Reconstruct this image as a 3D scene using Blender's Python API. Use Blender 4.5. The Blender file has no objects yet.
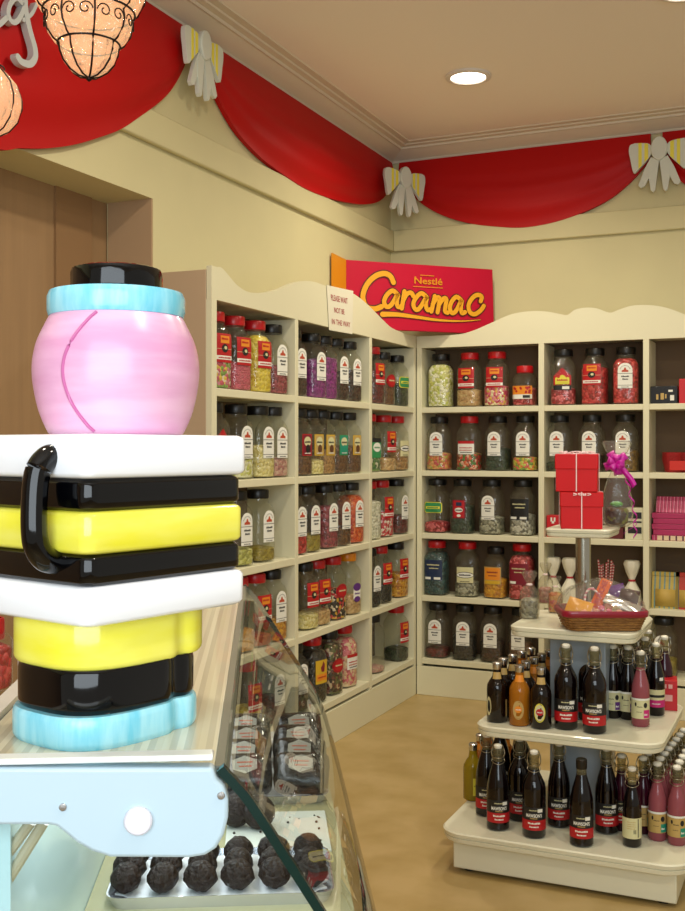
import bpy, math, random
from mathutils import Vector, Matrix
random.seed(7)
S = bpy.context.scene
COL = S.collection
PI = math.pi
# ---------------------------------------------------------------- camera geometry
FPX = 1074.0; CX = 342.5; HZ = 448.0; CH = 1.26
YAW = math.radians(24.2); sY, cY = math.sin(YAW), math.cos(YAW)
def ray(u):
    r = (u-CX)/FPX
    return -sY+r*cY, cY+r*sY
def at_x(u, v, x):
    dx, dy = ray(u); Z = x/dx
    return Vector((x, dy*Z, CH+(HZ-v)/FPX*Z))
def at_y(u, v, y):
    dx, dy = ray(u); Z = y/dy
    return Vector((dx*Z, y, CH+(HZ-v)/FPX*Z))
def at_z(u, v, z):
    dx, dy = ray(u); Z = (CH-z)*FPX/(v-HZ)
    return Vector((dx*Z, dy*Z, z))
def at_Z(u, v, Z):
    dx, dy = ray(u)
    return Vector((dx*Z, dy*Z, CH+(HZ-v)/FPX*Z))
# ---------------------------------------------------------------- materials
def lin(c):
    if isinstance(c, str):
        c = [int(c[i:i+2], 16)/255 for i in (0, 2, 4)]
        c = [x/12.92 if x <= .04045 else ((x+.055)/1.055)**2.4 for x in c]
    return (c[0], c[1], c[2], 1)
MC = {}
def mat(name, col, rough=.5, metal=0, coat=0, var=0, scale=8, bump=0, emit=0, stretch=(1,1,1), col2=None, spec=.5):
    if name in MC: return MC[name]
    m = bpy.data.materials.new(name); m.use_nodes = True; nt = m.node_tree; b = nt.nodes['Principled BSDF']
    b.inputs['Roughness'].default_value = rough; b.inputs['Metallic'].default_value = metal
    b.inputs['Coat Weight'].default_value = coat; b.inputs['Coat Roughness'].default_value = .03
    b.inputs['Specular IOR Level'].default_value = spec
    b.inputs['Base Color'].default_value = lin(col)
    if emit:
        b.inputs['Emission Color'].default_value = lin(col); b.inputs['Emission Strength'].default_value = emit
    if var or bump or col2:
        tc = nt.nodes.new('ShaderNodeTexCoord'); mp = nt.nodes.new('ShaderNodeMapping'); mp.inputs['Scale'].default_value = stretch
        n = nt.nodes.new('ShaderNodeTexNoise'); n.inputs['Scale'].default_value = scale; n.inputs['Detail'].default_value = 6
        nt.links.new(tc.outputs['Object'], mp.inputs['Vector']); nt.links.new(mp.outputs[0], n.inputs['Vector'])
        if var or col2:
            r = nt.nodes.new('ShaderNodeValToRGB'); c = lin(col)
            c2 = lin(col2) if col2 else tuple(max(0, x*(1-var)) for x in c[:3])+(1,)
            r.color_ramp.elements[0].position = .35; r.color_ramp.elements[1].position = .65
            r.color_ramp.elements[0].color = c2; r.color_ramp.elements[1].color = c
            nt.links.new(n.outputs['Fac'], r.inputs[0]); nt.links.new(r.outputs[0], b.inputs['Base Color'])
        if bump:
            bp = nt.nodes.new('ShaderNodeBump'); bp.inputs['Strength'].default_value = bump; bp.inputs['Distance'].default_value = .01
            nt.links.new(n.outputs['Fac'], bp.inputs['Height']); nt.links.new(bp.outputs[0], b.inputs['Normal'])
    MC[name] = m; return m
def glassy(name, tint, clear=.85, rough=.03, body='FFFFFF', haze=.0, ior=1.45, bump=0, bscale=20, emit=0):
    """thin clear sheet: transparent with a mirror layer, a little milky body"""
    if name in MC: return MC[name]
    m = bpy.data.materials.new(name); m.use_nodes = True; nt = m.node_tree; nt.nodes.clear()
    o = nt.nodes.new('ShaderNodeOutputMaterial'); tr = nt.nodes.new('ShaderNodeBsdfTransparent'); tr.inputs[0].default_value = lin(tint)
    gl = nt.nodes.new('ShaderNodeBsdfGlossy'); gl.inputs['Roughness'].default_value = rough
    df = nt.nodes.new('ShaderNodeBsdfDiffuse'); df.inputs[0].default_value = lin(body)
    lw = nt.nodes.new('ShaderNodeLayerWeight'); lw.inputs['Blend'].default_value = .5
    pw = nt.nodes.new('ShaderNodeMath'); pw.operation = 'POWER'; pw.inputs[1].default_value = 5; nt.links.new(lw.outputs['Facing'], pw.inputs[0])
    f0 = ((ior-1)/(ior+1))**2
    fr = nt.nodes.new('ShaderNodeMath'); fr.operation = 'MULTIPLY_ADD'; fr.inputs[1].default_value = .8; fr.inputs[2].default_value = f0; nt.links.new(pw.outputs[0], fr.inputs[0])
    m1 = nt.nodes.new('ShaderNodeMixShader'); m1.inputs[0].default_value = haze
    m2 = nt.nodes.new('ShaderNodeMixShader')
    nt.links.new(tr.outputs[0], m1.inputs[1]); nt.links.new(df.outputs[0], m1.inputs[2])
    nt.links.new(fr.outputs[0], m2.inputs[0]); nt.links.new(m1.outputs[0], m2.inputs[1]); nt.links.new(gl.outputs[0], m2.inputs[2])
    last = m2
    if bump:
        n = nt.nodes.new('ShaderNodeTexNoise'); n.inputs['Scale'].default_value = bscale; n.inputs['Detail'].default_value = 3
        tc = nt.nodes.new('ShaderNodeTexCoord'); nt.links.new(tc.outputs['Object'], n.inputs['Vector'])
        bp = nt.nodes.new('ShaderNodeBump'); bp.inputs['Strength'].default_value = bump; bp.inputs['Distance'].default_value = .02
        nt.links.new(n.outputs['Fac'], bp.inputs['Height'])
        nt.links.new(bp.outputs[0], gl.inputs['Normal']); nt.links.new(bp.outputs[0], lw.inputs['Normal'])
    if emit:
        e = nt.nodes.new('ShaderNodeEmission'); e.inputs[0].default_value = lin(tint); e.inputs[1].default_value = emit
        a = nt.nodes.new('ShaderNodeAddShader'); nt.links.new(m2.outputs[0], a.inputs[0]); nt.links.new(e.outputs[0], a.inputs[1]); last = a
    nt.links.new(last.outputs[0], o.inputs[0])
    MC[name] = m; return m
def candy(key, cols, scale=70):
    """packed sweets: cells each with its own colour from the list"""
    name = 'sweets_'+key
    if name in MC: return MC[name]
    m = bpy.data.materials.new(name); m.use_nodes = True; nt = m.node_tree; b = nt.nodes['Principled BSDF']
    b.inputs['Roughness'].default_value = .35
    tc = nt.nodes.new('ShaderNodeTexCoord'); v = nt.nodes.new('ShaderNodeTexVoronoi'); v.inputs['Scale'].default_value = scale
    nt.links.new(tc.outputs['Object'], v.inputs['Vector'])
    sp = nt.nodes.new('ShaderNodeSeparateColor'); nt.links.new(v.outputs['Color'], sp.inputs[0])
    r = nt.nodes.new('ShaderNodeValToRGB'); r.color_ramp.interpolation = 'CONSTANT'
    el = r.color_ramp.elements
    while len(el) < len(cols): el.new(.5)
    for i, c in enumerate(cols): el[i].position = i/len(cols); el[i].color = lin(c)
    for i in range(len(cols), len(el)): el[i].color = lin(cols[-1])
    nt.links.new(sp.outputs[0], r.inputs[0]); nt.links.new(r.outputs[0], b.inputs['Base Color'])
    bp = nt.nodes.new('ShaderNodeBump'); bp.invert = True; bp.inputs['Strength'].default_value = .9; bp.inputs['Distance'].default_value = .006
    nt.links.new(v.outputs['Distance'], bp.inputs['Height']); nt.links.new(bp.outputs[0], b.inputs['Normal'])
    MC[name] = m; return m
def stripes(name, cols, axis=0, period=.05, rough=.5, coat=0):
    if name in MC: return MC[name]
    m = bpy.data.materials.new(name); m.use_nodes = True; nt = m.node_tree; b = nt.nodes['Principled BSDF']
    b.inputs['Roughness'].default_value = rough; b.inputs['Coat Weight'].default_value = coat
    tc = nt.nodes.new('ShaderNodeTexCoord'); s = nt.nodes.new('ShaderNodeSeparateXYZ'); nt.links.new(tc.outputs['Object'], s.inputs[0])
    d = nt.nodes.new('ShaderNodeMath'); d.operation = 'DIVIDE'; d.inputs[1].default_value = period; nt.links.new(s.outputs[axis], d.inputs[0])
    fr = nt.nodes.new('ShaderNodeMath'); fr.operation = 'FRACT'; nt.links.new(d.outputs[0], fr.inputs[0])
    r = nt.nodes.new('ShaderNodeValToRGB'); r.color_ramp.interpolation = 'CONSTANT'; el = r.color_ramp.elements
    while len(el) < len(cols): el.new(.5)
    for i, c in enumerate(cols): el[i].position = i/len(cols); el[i].color = lin(c)
    nt.links.new(fr.outputs[0], r.inputs[0]); nt.links.new(r.outputs[0], b.inputs['Base Color'])
    MC[name] = m; return m
# ---------------------------------------------------------------- mesh builder
class MB:
    def __init__(s): s.v = []; s.f = []; s.m = []; s.M = Matrix.Identity(4)
    def add(s, vs, fs, mi=0):
        o = len(s.v); s.v += [tuple(s.M @ Vector(p)) for p in vs]
        s.f += [tuple(i+o for i in f) for f in fs]; s.m += [mi]*len(fs); return s
    def box(s, x0, x1, y0, y1, z0, z1, mi=0):
        return s.add([(x0,y0,z0),(x1,y0,z0),(x1,y1,z0),(x0,y1,z0),(x0,y0,z1),(x1,y0,z1),(x1,y1,z1),(x0,y1,z1)],
            [(0,3,2,1),(4,5,6,7),(0,1,5,4),(1,2,6,5),(2,3,7,6),(3,0,4,7)], mi)
    def lathe(s, prof, n=24, mi=0, e=2, mis=None, cx=0, cy=0, lobes=0, amp=0):
        vs = []; fs = []; k = len(prof)
        for (r, z) in prof:
            for i in range(n):
                t = 2*PI*i/n; c, q = math.cos(t), math.sin(t)
                w = r/((abs(c)**e+abs(q)**e)**(1/e)) if e != 2 else r
                if lobes: w *= 1+amp*abs(math.sin(t*lobes/2))
                vs.append((cx+w*c, cy+w*q, z))
        for j in range(k-1):
            a = [(j*n+i, j*n+(i+1) % n, (j+1)*n+(i+1) % n, (j+1)*n+i) for i in range(n)]
            s.add([], [], 0)
            fs.append((a, mis[j] if mis else mi))
        o = len(s.v); s.v += [tuple(s.M @ Vector(p)) for p in vs]
        for a, q in fs:
            s.f += [tuple(i+o for i in f) for f in a]; s.m += [q]*len(a)
        if prof[0][0] > 1e-5: s.f.append(tuple(o+i for i in reversed(range(n)))); s.m.append(mis[0] if mis else mi)
        if prof[-1][0] > 1e-5: s.f.append(tuple(o+(k-1)*n+i for i in range(n))); s.m.append(mis[-1] if mis else mi)
        return s
    def prism(s, pts, z0, z1, mi=0):
        n = len(pts)
        return s.add([(x,y,z0) for x, y in pts]+[(x,y,z1) for x, y in pts],
            [tuple(reversed(range(n))), tuple(range(n, 2*n))]+[(i,(i+1)%n,n+(i+1)%n,n+i) for i in range(n)], mi)
    def loft(s, rings, mi=0, cap=True):
        n = len(rings[0]); vs = [p for r in rings for p in r]; fs = []
        for j in range(len(rings)-1):
            fs += [(j*n+i, j*n+(i+1)%n, (j+1)*n+(i+1)%n, (j+1)*n+i) for i in range(n)]
        if cap: fs += [tuple(reversed(range(n))), tuple((len(rings)-1)*n+i for i in range(n))]
        return s.add(vs, fs, mi)
    def tube(s, pts, r, n=8, mi=0, closed=False):
        pts = [Vector(p) for p in pts]; rings = []; k = len(pts)
        for i, p in enumerate(pts):
            a = pts[i-1] if (i or closed) else p; b = pts[(i+1) % k] if (i < k-1 or closed) else p
            d = (b-a).normalized() if (b-a).length else Vector((0,0,1))
            up = Vector((0,0,1)) if abs(d.z) < .9 else Vector((1,0,0))
            x = d.cross(up).normalized(); y = x.cross(d)
            rr = r[i] if isinstance(r, (list, tuple)) else r
            rings.append([p+x*math.cos(2*PI*j/n)*rr+y*math.sin(2*PI*j/n)*rr for j in range(n)])
        if closed: rings.append(rings[0])
        return s.loft(rings, mi, cap=not closed)
    def grid(s, fn, nu, nv, mi=0):
        vs = [fn(i/nu, j/nv) for j in range(nv+1) for i in range(nu+1)]; w = nu+1
        return s.add(vs, [(j*w+i, j*w+i+1, (j+1)*w+i+1, (j+1)*w+i) for j in range(nv) for i in range(nu)], mi)
    def ball(s, c, r, n=12, mi=0, sc=(1,1,1)):
        k = n//2; vs = [(c[0], c[1], c[2]-r*sc[2])]
        for j in range(1, k):
            a = -PI/2+PI*j/k
            for i in range(n):
                t = 2*PI*i/n; vs.append((c[0]+r*sc[0]*math.cos(a)*math.cos(t), c[1]+r*sc[1]*math.cos(a)*math.sin(t), c[2]+r*sc[2]*math.sin(a)))
        vs.append((c[0], c[1], c[2]+r*sc[2])); fs = [(0, 1+(i+1)%n, 1+i) for i in range(n)]
        for j in range(k-2): fs += [(1+j*n+i, 1+j*n+(i+1)%n, 1+(j+1)*n+(i+1)%n, 1+(j+1)*n+i) for i in range(n)]
        l = len(vs)-1; fs += [(1+(k-2)*n+i, 1+(k-2)*n+(i+1)%n, l) for i in range(n)]
        return s.add(vs, fs, mi)
    def build(s, name, mats, parent=None, smooth=35, bevel=0, solid=0):
        me = s.mesh(name, mats, smooth)
        o = put(name, me, parent)
        if solid:
            md = o.modifiers.new('Solidify', 'SOLIDIFY'); md.thickness = solid; md.offset = 0
        if bevel:
            md = o.modifiers.new('Bevel', 'BEVEL'); md.width = bevel; md.segments = 2; md.limit_method = 'ANGLE'
        return o
    def mesh(s, name, mats, smooth=35):
        me = bpy.data.meshes.new(name); me.from_pydata(s.v, [], s.f)
        for m in (mats if isinstance(mats, (list, tuple)) else [mats]): me.materials.append(m)
        me.polygons.foreach_set('material_index', s.m)
        if smooth:
            me.polygons.foreach_set('use_smooth', [True]*len(me.polygons)); me.set_sharp_from_angle(angle=math.radians(smooth))
        me.update(); return me
def put(name, me, parent=None, loc=None, rz=0):
    o = bpy.data.objects.new(name, me); COL.objects.link(o)
    if parent: o.parent = parent
    if loc is not None: o.location = loc
    if rz: o.rotation_euler.z = rz
    return o
def tag(o, label, cat, group=None, kind=None):
    o['label'] = label; o['category'] = cat
    if group: o['group'] = group
    if kind: o['kind'] = kind
    return o
def thing(name, label, cat, loc=(0,0,0), rz=0, group=None):
    o = bpy.data.objects.new(name, None); COL.objects.link(o); o.location = loc; o.rotation_euler.z = rz
    o.empty_display_size = .05
    return tag(o, label, cat, group)
def struct(o): o['kind'] = 'structure'; return o
TXT = {}
def text_mesh(txt, bold=0.0):
    if (txt, bold) in TXT: return TXT[(txt, bold)]
    c = bpy.data.curves.new('t', 'FONT'); c.body = txt; c.size = 1; c.align_x = 'CENTER'; c.align_y = 'CENTER'; c.offset = bold; c.resolution_u = 3
    o = bpy.data.objects.new('t', c); COL.objects.link(o); bpy.context.view_layer.update()
    me = bpy.data.meshes.new_from_object(o.evaluated_get(bpy.context.evaluated_depsgraph_get()))
    vs = [v.co.copy() for v in me.vertices]; fs = [tuple(p.vertices) for p in me.polygons]
    bpy.data.objects.remove(o); bpy.data.curves.remove(c); bpy.data.meshes.remove(me)
    w = max(v.x for v in vs)-min(v.x for v in vs)
    TXT[(txt, bold)] = (vs, fs, w); return TXT[(txt, bold)]
def add_text(mb, txt, width, height, fn, mi, bold=0.0):
    """fn(x, y) maps letter plane to 3-D"""
    vs, fs, w = text_mesh(txt, bold); sx = width/w
    mb.add([fn(v.x*sx, v.y*height/.7) for v in vs], fs, mi)
def smooth_path(pts, k=6):
    out = []; n = len(pts)
    for i in range(n-1):
        p0 = pts[max(i-1,0)]; p1 = pts[i]; p2 = pts[i+1]; p3 = pts[min(i+2,n-1)]
        for j in range(k):
            t = j/k
            out.append(tuple(.5*((2*b)+(-a+c)*t+(2*a-5*b+4*c-d)*t*t+(-a+3*b-3*c+d)*t**3) for a,b,c,d in zip(p0,p1,p2,p3)))
    out.append(tuple(pts[-1])); return out
def stroke(mb, pts, w, fn, mi, depth=None, taper=0, k=6):
    """brush stroke of width w along 2-D pts; fn(x,y,d) maps to 3-D"""
    P = smooth_path(pts, k) if k else pts; n = len(P); L = []; R = []
    for i, p in enumerate(P):
        a = P[max(i-1,0)]; b = P[min(i+1,n-1)]; dx, dy = b[0]-a[0], b[1]-a[1]; l = math.hypot(dx,dy) or 1
        ww = w*.5
        if taper: ww *= 1-taper*i/(n-1)
        L.append((p[0]-dy/l*ww, p[1]+dx/l*ww)); R.append((p[0]+dy/l*ww, p[1]-dx/l*ww))
    def cap(c, a, b, s):
        out = []; a0 = math.atan2(a[1]-c[1], a[0]-c[0]); r = math.hypot(a[0]-c[0], a[1]-c[1])
        for q in range(1, 5): t = a0+s*PI*q/5; out.append((c[0]+r*math.cos(t), c[1]+r*math.sin(t)))
        return out
    e = cap(P[-1], L[-1], R[-1], -1); b = cap(P[0], R[0], L[0], -1)
    f = depth or 0
    if depth is None:
        for i in range(n-1): mb.add([fn(*L[i],0), fn(*R[i],0), fn(*R[i+1],0), fn(*L[i+1],0)], [(0,1,2,3)], mi)
        mb.add([fn(*q,0) for q in [L[-1]]+e+[R[-1]]], [tuple(reversed(range(6)))], mi)
        mb.add([fn(*q,0) for q in [R[0]]+b+[L[0]]], [tuple(reversed(range(6)))], mi)
    else:
        for i in range(n-1):
            vs = [fn(*L[i],f), fn(*R[i],f), fn(*R[i+1],f), fn(*L[i+1],f), fn(*L[i],0), fn(*R[i],0), fn(*R[i+1],0), fn(*L[i+1],0)]
            mb.add(vs, [(0,1,2,3),(0,3,7,4),(1,5,6,2),(4,7,6,5)], mi)
        for ring in ([L[-1]]+e+[R[-1]], [R[0]]+b+[L[0]]):
            m = len(ring); mb.add([fn(*q,f) for q in ring]+[fn(*q,0) for q in ring],
                [tuple(reversed(range(m)))]+[(i,i+1,m+i+1,m+i) for i in range(m-1)], mi)
def rrect(a, b, r, n=6):
    out = []
    for cx, cy, t0 in ((a-r,b-r,0),(-a+r,b-r,90),(-a+r,-b+r,180),(a-r,-b+r,270)):
        for i in range(n+1):
            t = math.radians(t0+90*i/n); out.append((cx+r*math.cos(t), cy+r*math.sin(t)))
    return out
# ---------------------------------------------------------------- palette
WALL = mat('painted_plaster', 'CCC498', .7, var=.05, scale=3)
CEIL = mat('ceiling_paint', 'EEE4DA', .8)
CORN = mat('cornice_paint', 'D4C9B6', .6)
FLOOR = mat('mottled_vinyl', 'B89F6C', .4, scale=6, col2='A88F58', bump=.03)
TAN = mat('tan_panel', '9A7A55', .7, stretch=(8,8,.5), scale=4, var=.1)
TAN2 = mat('dark_tan_panel', '8B6A46', .7)
REVEAL = mat('reveal_paint', 'A98C6C', .7)
SHELFW = mat('cream_shelf_paint', 'DBD7B8', .5)
SHELFB = mat('shelf_back_board', '64503A', .8)
SIDE = mat('beige_end_panel', 'B79E80', .6)
RED = mat('red_painted_board', 'B00205', .55, spec=.25)
BOWW = mat('pale_grey_board', 'CFD3C8', .5)
BOWY = mat('bow_yellow', 'E8DC4A', .5)
WHITE = mat('white_plastic', 'E6EAE8', .35, coat=.2)
BLACKP = mat('black_plastic', '0C0C0C', .35)
REDP = mat('red_plastic', 'B8101A', .3)
ORANGEP = mat('orange_plastic', 'E08A18', .3)
JARG = glassy('clear_jar_plastic', 'FAFAF4', haze=.03, body='D8D8C0', ior=1.6, rough=.035, bump=.3, bscale=34)
PAPER = mat('white_label_paper', 'E4E4DA', .6)
INK = mat('black_ink', '1A1A1A', .6); REDINK = mat('rust_ink', 'B5482A', .6)
SILVER = mat('silver_metal', 'C8C8C8', .25, metal=1)
CHROME = mat('brushed_pole', 'B8B4A8', .2, metal=1)
# ---------------------------------------------------------------- room
LX, BY, CZ = -2.14, 5.40, 2.86
FX, FY = -1.91, 5.17                     # front planes of the two shelving units
def sbox(name, b, m, **k):
    mb = MB(); mb.box(*b); return struct(mb.build(name, m, **k))
sbox('floor', (-3.0, 2.6, -2.2, 5.6, -.1, 0), FLOOR)
sbox('ceiling', (-3.0, 2.6, -2.2, 5.6, CZ, CZ+.1), CEIL)
mb = MB(); mb.box(LX-.195, LX, 3.148, BY+.1, 0, CZ); mb.box(LX-.195, LX, -2.2, 3.148, 2.13, CZ)
struct(mb.build('wall_left', [WALL]))
sbox('wall_back', (LX, 2.6, BY, BY+.15, 0, CZ), WALL)
mb = MB(); mb.box(LX-.30, LX-.196, -2.2, 3.3, 0, 2.3); struct(mb.build('wall_alcove', TAN))
mb = MB()
for i, (y0, y1) in enumerate(((2.86,3.05),(2.45,2.49),(2.0,2.04),(1.6,1.64))): mb.box(LX-.196, LX-.186, y0, y1, 0, 2.13)
struct(mb.build('trim_alcove_boards', TAN2))
sbox('trim_alcove_reveal', (LX-.186, LX-.001, 3.140, 3.148, 0, 2.13), REVEAL)
sbox('trim_rail_left', (LX, LX+.022, -2.2, BY, 2.315, 2.43), WALL, bevel=.006)
sbox('trim_rail_back', (LX+.022, 2.6, BY-.022, BY, 2.315, 2.43), WALL, bevel=.006)
cp = [(0,-.07),(.012,-.07),(.018,-.058),(.03,-.052),(.05,-.044),(.078,-.030),(.09,-.024),(.10,-.024),(.104,-.014),(.13,-.012),(.134,-.006),(.165,-.005),(.168,0),(0,0)]
mb = MB()
a = [(LX+d, -2.2, CZ+z) for d, z in cp]; b = [(LX+d, BY-d, CZ+z) for d, z in cp]; mb.loft([a, b]); struct(mb.build('trim_cornice_left', CORN, smooth=20))
mb = MB(); a = [(LX+d, BY-d, CZ+z) for d, z in cp]; b = [(2.6, BY-d, CZ+z) for d, z in cp]; mb.loft([a, b]); struct(mb.build('trim_cornice_back', CORN, smooth=20))
# ---------------------------------------------------------------- swags
def swag(name, pts, plane, label, folds=4, bulge=.03):
    P = smooth_path(pts, 8); zt = CZ-.071
    def base(i, t, lift):
        s, zb = P[i]; z = zt+(zb-zt)*t
        return (plane[1]+lift, s, z) if plane[0] == 'x' else (s, plane[1]-lift, z)
    n = len(P)-1; m = 24
    def lift(i, t):
        q = i/n; e = math.sin(PI*min(1,max(0,q)))
        return .022+bulge*math.sin(PI*min(1, t*1.02))*(.3+.7*e)+.004*e*math.sin(t*PI*2*folds+1)*max(0, min(1,(t-.25)*4))
    mb = MB()
    mb.grid(lambda u, v: base(round(u*n), v, lift(round(u*n), v)), n, m)
    mb.grid(lambda u, v: base(round(u*n), v, .006), n, m)
    edge = [base(i, 1, lift(i,1)) for i in range(n+1)]; eb = [base(i, 1, .006) for i in range(n+1)]
    mb.add(edge+eb, [(i, i+1, n+2+i, n+1+i) for i in range(n)])
    for i in (0, n):
        f = [base(i, j/m, lift(i, j/m)) for j in range(m+1)]; g = [base(i, j/m, .006) for j in range(m+1)]
        mb.add(f+g, [(j, j+1, m+2+j, m+1+j) for j in range(m)])
    return tag(mb.build(name, RED, smooth=50), label, 'swag', 'red swags under the cornice')
def lp(l, X=LX+.04): return [(p.y, p.z) for p in (at_x(u, v, X) for u, v in l)]
s1 = lp([(0,146.7),(25,147.5),(50,147.7),(77,144.4),(100.7,137.7),(124,129),(144,116),(164.5,100.7),(178,85.6),(190,62),(197,36)])
y0 = s1[0][0]; left = [(y0-(y-y0)*.9, z) for y, z in reversed(s1[2:])]
swag('swag', left+s1, ('x', LX), 'big red swag board with silver script letters, at upper left', bulge=.035)
swag('swag', lp([(207,46),(213,72),(222,98),(240,130),(262,155),(285,173),(308,188),(330,197),(350,202),(368,204),(382,201),(391,192),(395,180)]), ('x', LX), 'dark red swag board on the left wall, between the two bows')
def bp_(l): return [(p.x, p.z) for p in (at_y(u, v, BY-.04) for u, v in l)]
swag('swag', bp_([(398,180),(408,192),(425,206),(445,216),(470,223),(495,226),(520,227),(545,223.5),(570,216.5),(595,206),(615,194),(635,176),(650,158)]), ('y', BY), 'red swag board on the back wall, above the shelving')
r4 = bp_([(662,158),(672,170),(690,186)]); w = r4[-1][0]
swag('swag', r4+[(w+.25, r4[-1][1]-.09), (w+.55, r4[-1][1]-.13), (w+.85, r4[-1][1]-.09), (w+1.15, r4[-1][1]+.1)], ('y', BY), 'red swag board cut off by the right edge of the photo')
# ---------------------------------------------------------------- bows
def bow(loc, rz, label, sc=1):
    t = thing('ribbon_bow', label, 'bow', loc, rz, 'cut-out bows between the swags')
    k = .000458*sc
    def pr(mb, pts, y0, y1, mi=0):
        n = len(pts); mb.add([(x*k, y0, z*k) for x, z in pts]+[(x*k, y1, z*k) for x, z in pts],
           [tuple(range(n)), tuple(reversed(range(n, 2*n)))]+[(i, n+i, n+(i+1)%n, (i+1)%n) for i in range(n)], mi)
    for s in (-1, 1):
        f = lambda l: [(s*x, z) for x, z in l]
        mb = MB(); pr(mb, f(smooth_path([(-250,82),(-300,65),(-312,0),(-295,-90),(-262,-232),(-200,-185),(-100,-80),(-70,0),(-100,58),(-170,76),(-250,82)], 3)), -.012, .006)
        lo = mb.build('loop', BOWW, t, bevel=.001)
        for x0, x1, za, zb, zc, zd in ((-212,-178,-196,78,77,-160),(-150,-112,-130,70,60,-92)):
            mb = MB(); pr(mb, f([(x0,za),(x0,zb),(x1,zc),(x1,zd)]), -.0135, -.012); mb.build('yellow_stripe', BOWY, lo)
        mb = MB(); pr(mb, f([(-85,-80),(-150,-200),(-215,-365),(-190,-395),(-150,-380),(-105,-295),(-40,-180),(-20,-120)]), -.009, .006); mb.build('tail', BOWW, t)
        mb = MB(); pr(mb, f([(-110,-180),(-105,-310),(-85,-430),(-62,-452),(-42,-430),(-12,-200),(0,-110),(-70,-90)]), -.0115, .006); mb.build('tail', BOWW, t)
    mb = MB(); pr(mb, [(85*math.cos(a*PI/12), 125*math.sin(a*PI/12)) for a in range(24)], -.022, .006); mb.build('knot', BOWW, t, bevel=.004)
p = at_x(202, 46, LX+.075); bow(p, PI/2, 'pale bow with yellow stripes on the left wall, near the hanging lamp', .93)
p = at_Z(404, 178, 5.58); bow(p, math.radians(62), 'pale bow with yellow stripes in the room corner', .97)
p = at_y(659.5, 149, BY-.06); bow(p, 0, 'pale bow with yellow stripes on the back wall, at right edge')
# script letters on first swag  (coordinates read off as pixels on the wall plane)
LM = mat('silver_letter', 'B9BDBB', .4, coat=.2)
XL = LX+.085
def lfn(d0):
    def fn(u, v, d): q = at_x(u, v, XL); return (q.x+d, q.y, q.z)
    return fn
def letter(name, strokes, label):
    mb = MB()
    for q_, (pts, w) in enumerate(strokes):
        Q = [(lambda q: (q.y, q.z))(at_x(u, v, XL)) for u, v in pts]
        stroke(mb, Q, w, lambda a, b, d: (XL-.02+d, a, b), 0, depth=.022-.0013*q_, k=5)
    mb.M = Matrix.Identity(4); tag(mb.build(name, LM, smooth=30), label, 'letter', 'script letters on the red swag')
letter('letter_g', [([(22,3),(16,-2),(10,4),(8,14),(12,22),(18,20),(24,8),(25,2)], .015), ([(25,-4),(26,10),(30,30),(35,48),(35,58),(30,64),(22,62),(18,57)], .02), ([(24,20),(32,14),(37,4)], .011)], 'silver script letter g, with a long hooked tail')
letter('letter_n', [([(-26,24),(-22,0),(-24,22),(-16,4),(-10,2),(-9,12),(-8,24),(-2,25),(6,18)], .015)], 'silver script letter n, at the left edge')
# ---------------------------------------------------------------- downlights
def downlight(x, y, label, pw=14):
    t = thing('downlight', label, 'ceiling light', (x, y, CZ-.012), 0, 'round ceiling downlights')
    mb = MB(); mb.lathe([(.074,.012),(.098,.012),(.098,.004),(.09,0),(.078,0),(.074,.004),(.074,.012)], 40); mb.build('rim', mat('rim_white', 'D8D0C8', .4), t)
    mb = MB(); mb.lathe([(.0,.004),(.04,.0035),(.074,.006),(.074,.011),(0,.011)], 40); mb.build('lamp_glass', mat('lit_lamp', 'FFF6E4', .4, emit=9), t)
    l = bpy.data.lights.new('downlight_beam', 'AREA'); l.shape = 'DISK'; l.size = .14; l.energy = pw; l.color = (1,.9,.72); l.spread = math.radians(150)
    o = bpy.data.objects.new('lamp_beam', l); COL.objects.link(o); o.parent = t; o.location = (0,0,-.02)
downlight(-1.40, 4.435, 'lit round downlight in the ceiling, left of the red corner swags', 12)
downlight(-.45, 3.9, 'lit round downlight at the top right corner of the photo', 12)
EXTRA = [(-1.1,2.6),(.3,2.4),(-1.0,.6),(.6,.6)]
for x, y in EXTRA:
    l = bpy.data.lights.new('ceiling_lamp', 'AREA'); l.shape = 'DISK'; l.size = .16; l.energy = 12; l.color = (1,.9,.72)
    o = bpy.data.objects.new('ceiling_lamp', l); COL.objects.link(o); o.location = (x, y, CZ-.03)
# ---------------------------------------------------------------- shelving units
ZS = [1.467, 1.145, .826, .507, .187]; TH = .028; ZTOP = 1.770
LB = [3.18, 3.809, 4.571, 5.17]                     # left unit: panel positions in y
t = thing('shelving_unit', 'cream shelving unit along the left wall, with wavy top and three bays', 'shelving', ((FX+LX)/2+.0, 4.17, 0))
def rel(mb, t): mb.M = Matrix.Translation(-Vector(t.location)); return mb
mb = rel(MB(), t); mb.box(LX+.002, FX-.0225, LB[0]-.02, LB[0], 0, 1.872)
mb.build('end_panel', SIDE, t, bevel=.002)
mb = rel(MB(), t); mb.box(LX+.002, LX+.012, LB[0], LB[3]+.2, .15, 1.79); mb.build('back_panel', SHELFB, t)
for y in LB[1:3]:
    mb = rel(MB(), t); mb.box(LX+.012, FX, y-TH/2, y+TH/2, .147, ZTOP); mb.build('divider', SHELFW, t, bevel=.002)
mb = rel(MB(), t); mb.box(LX+.012, FX, LB[3]-.03, LB[3]-.002, .147, ZTOP); mb.build('divider', SHELFW, t, bevel=.002)
mb = rel(MB(), t); mb.box(FX-.022, FX, LB[0]-.0198, LB[0]+.014, .147, ZTOP); mb.build('front_edging', SHELFW, t)
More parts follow.
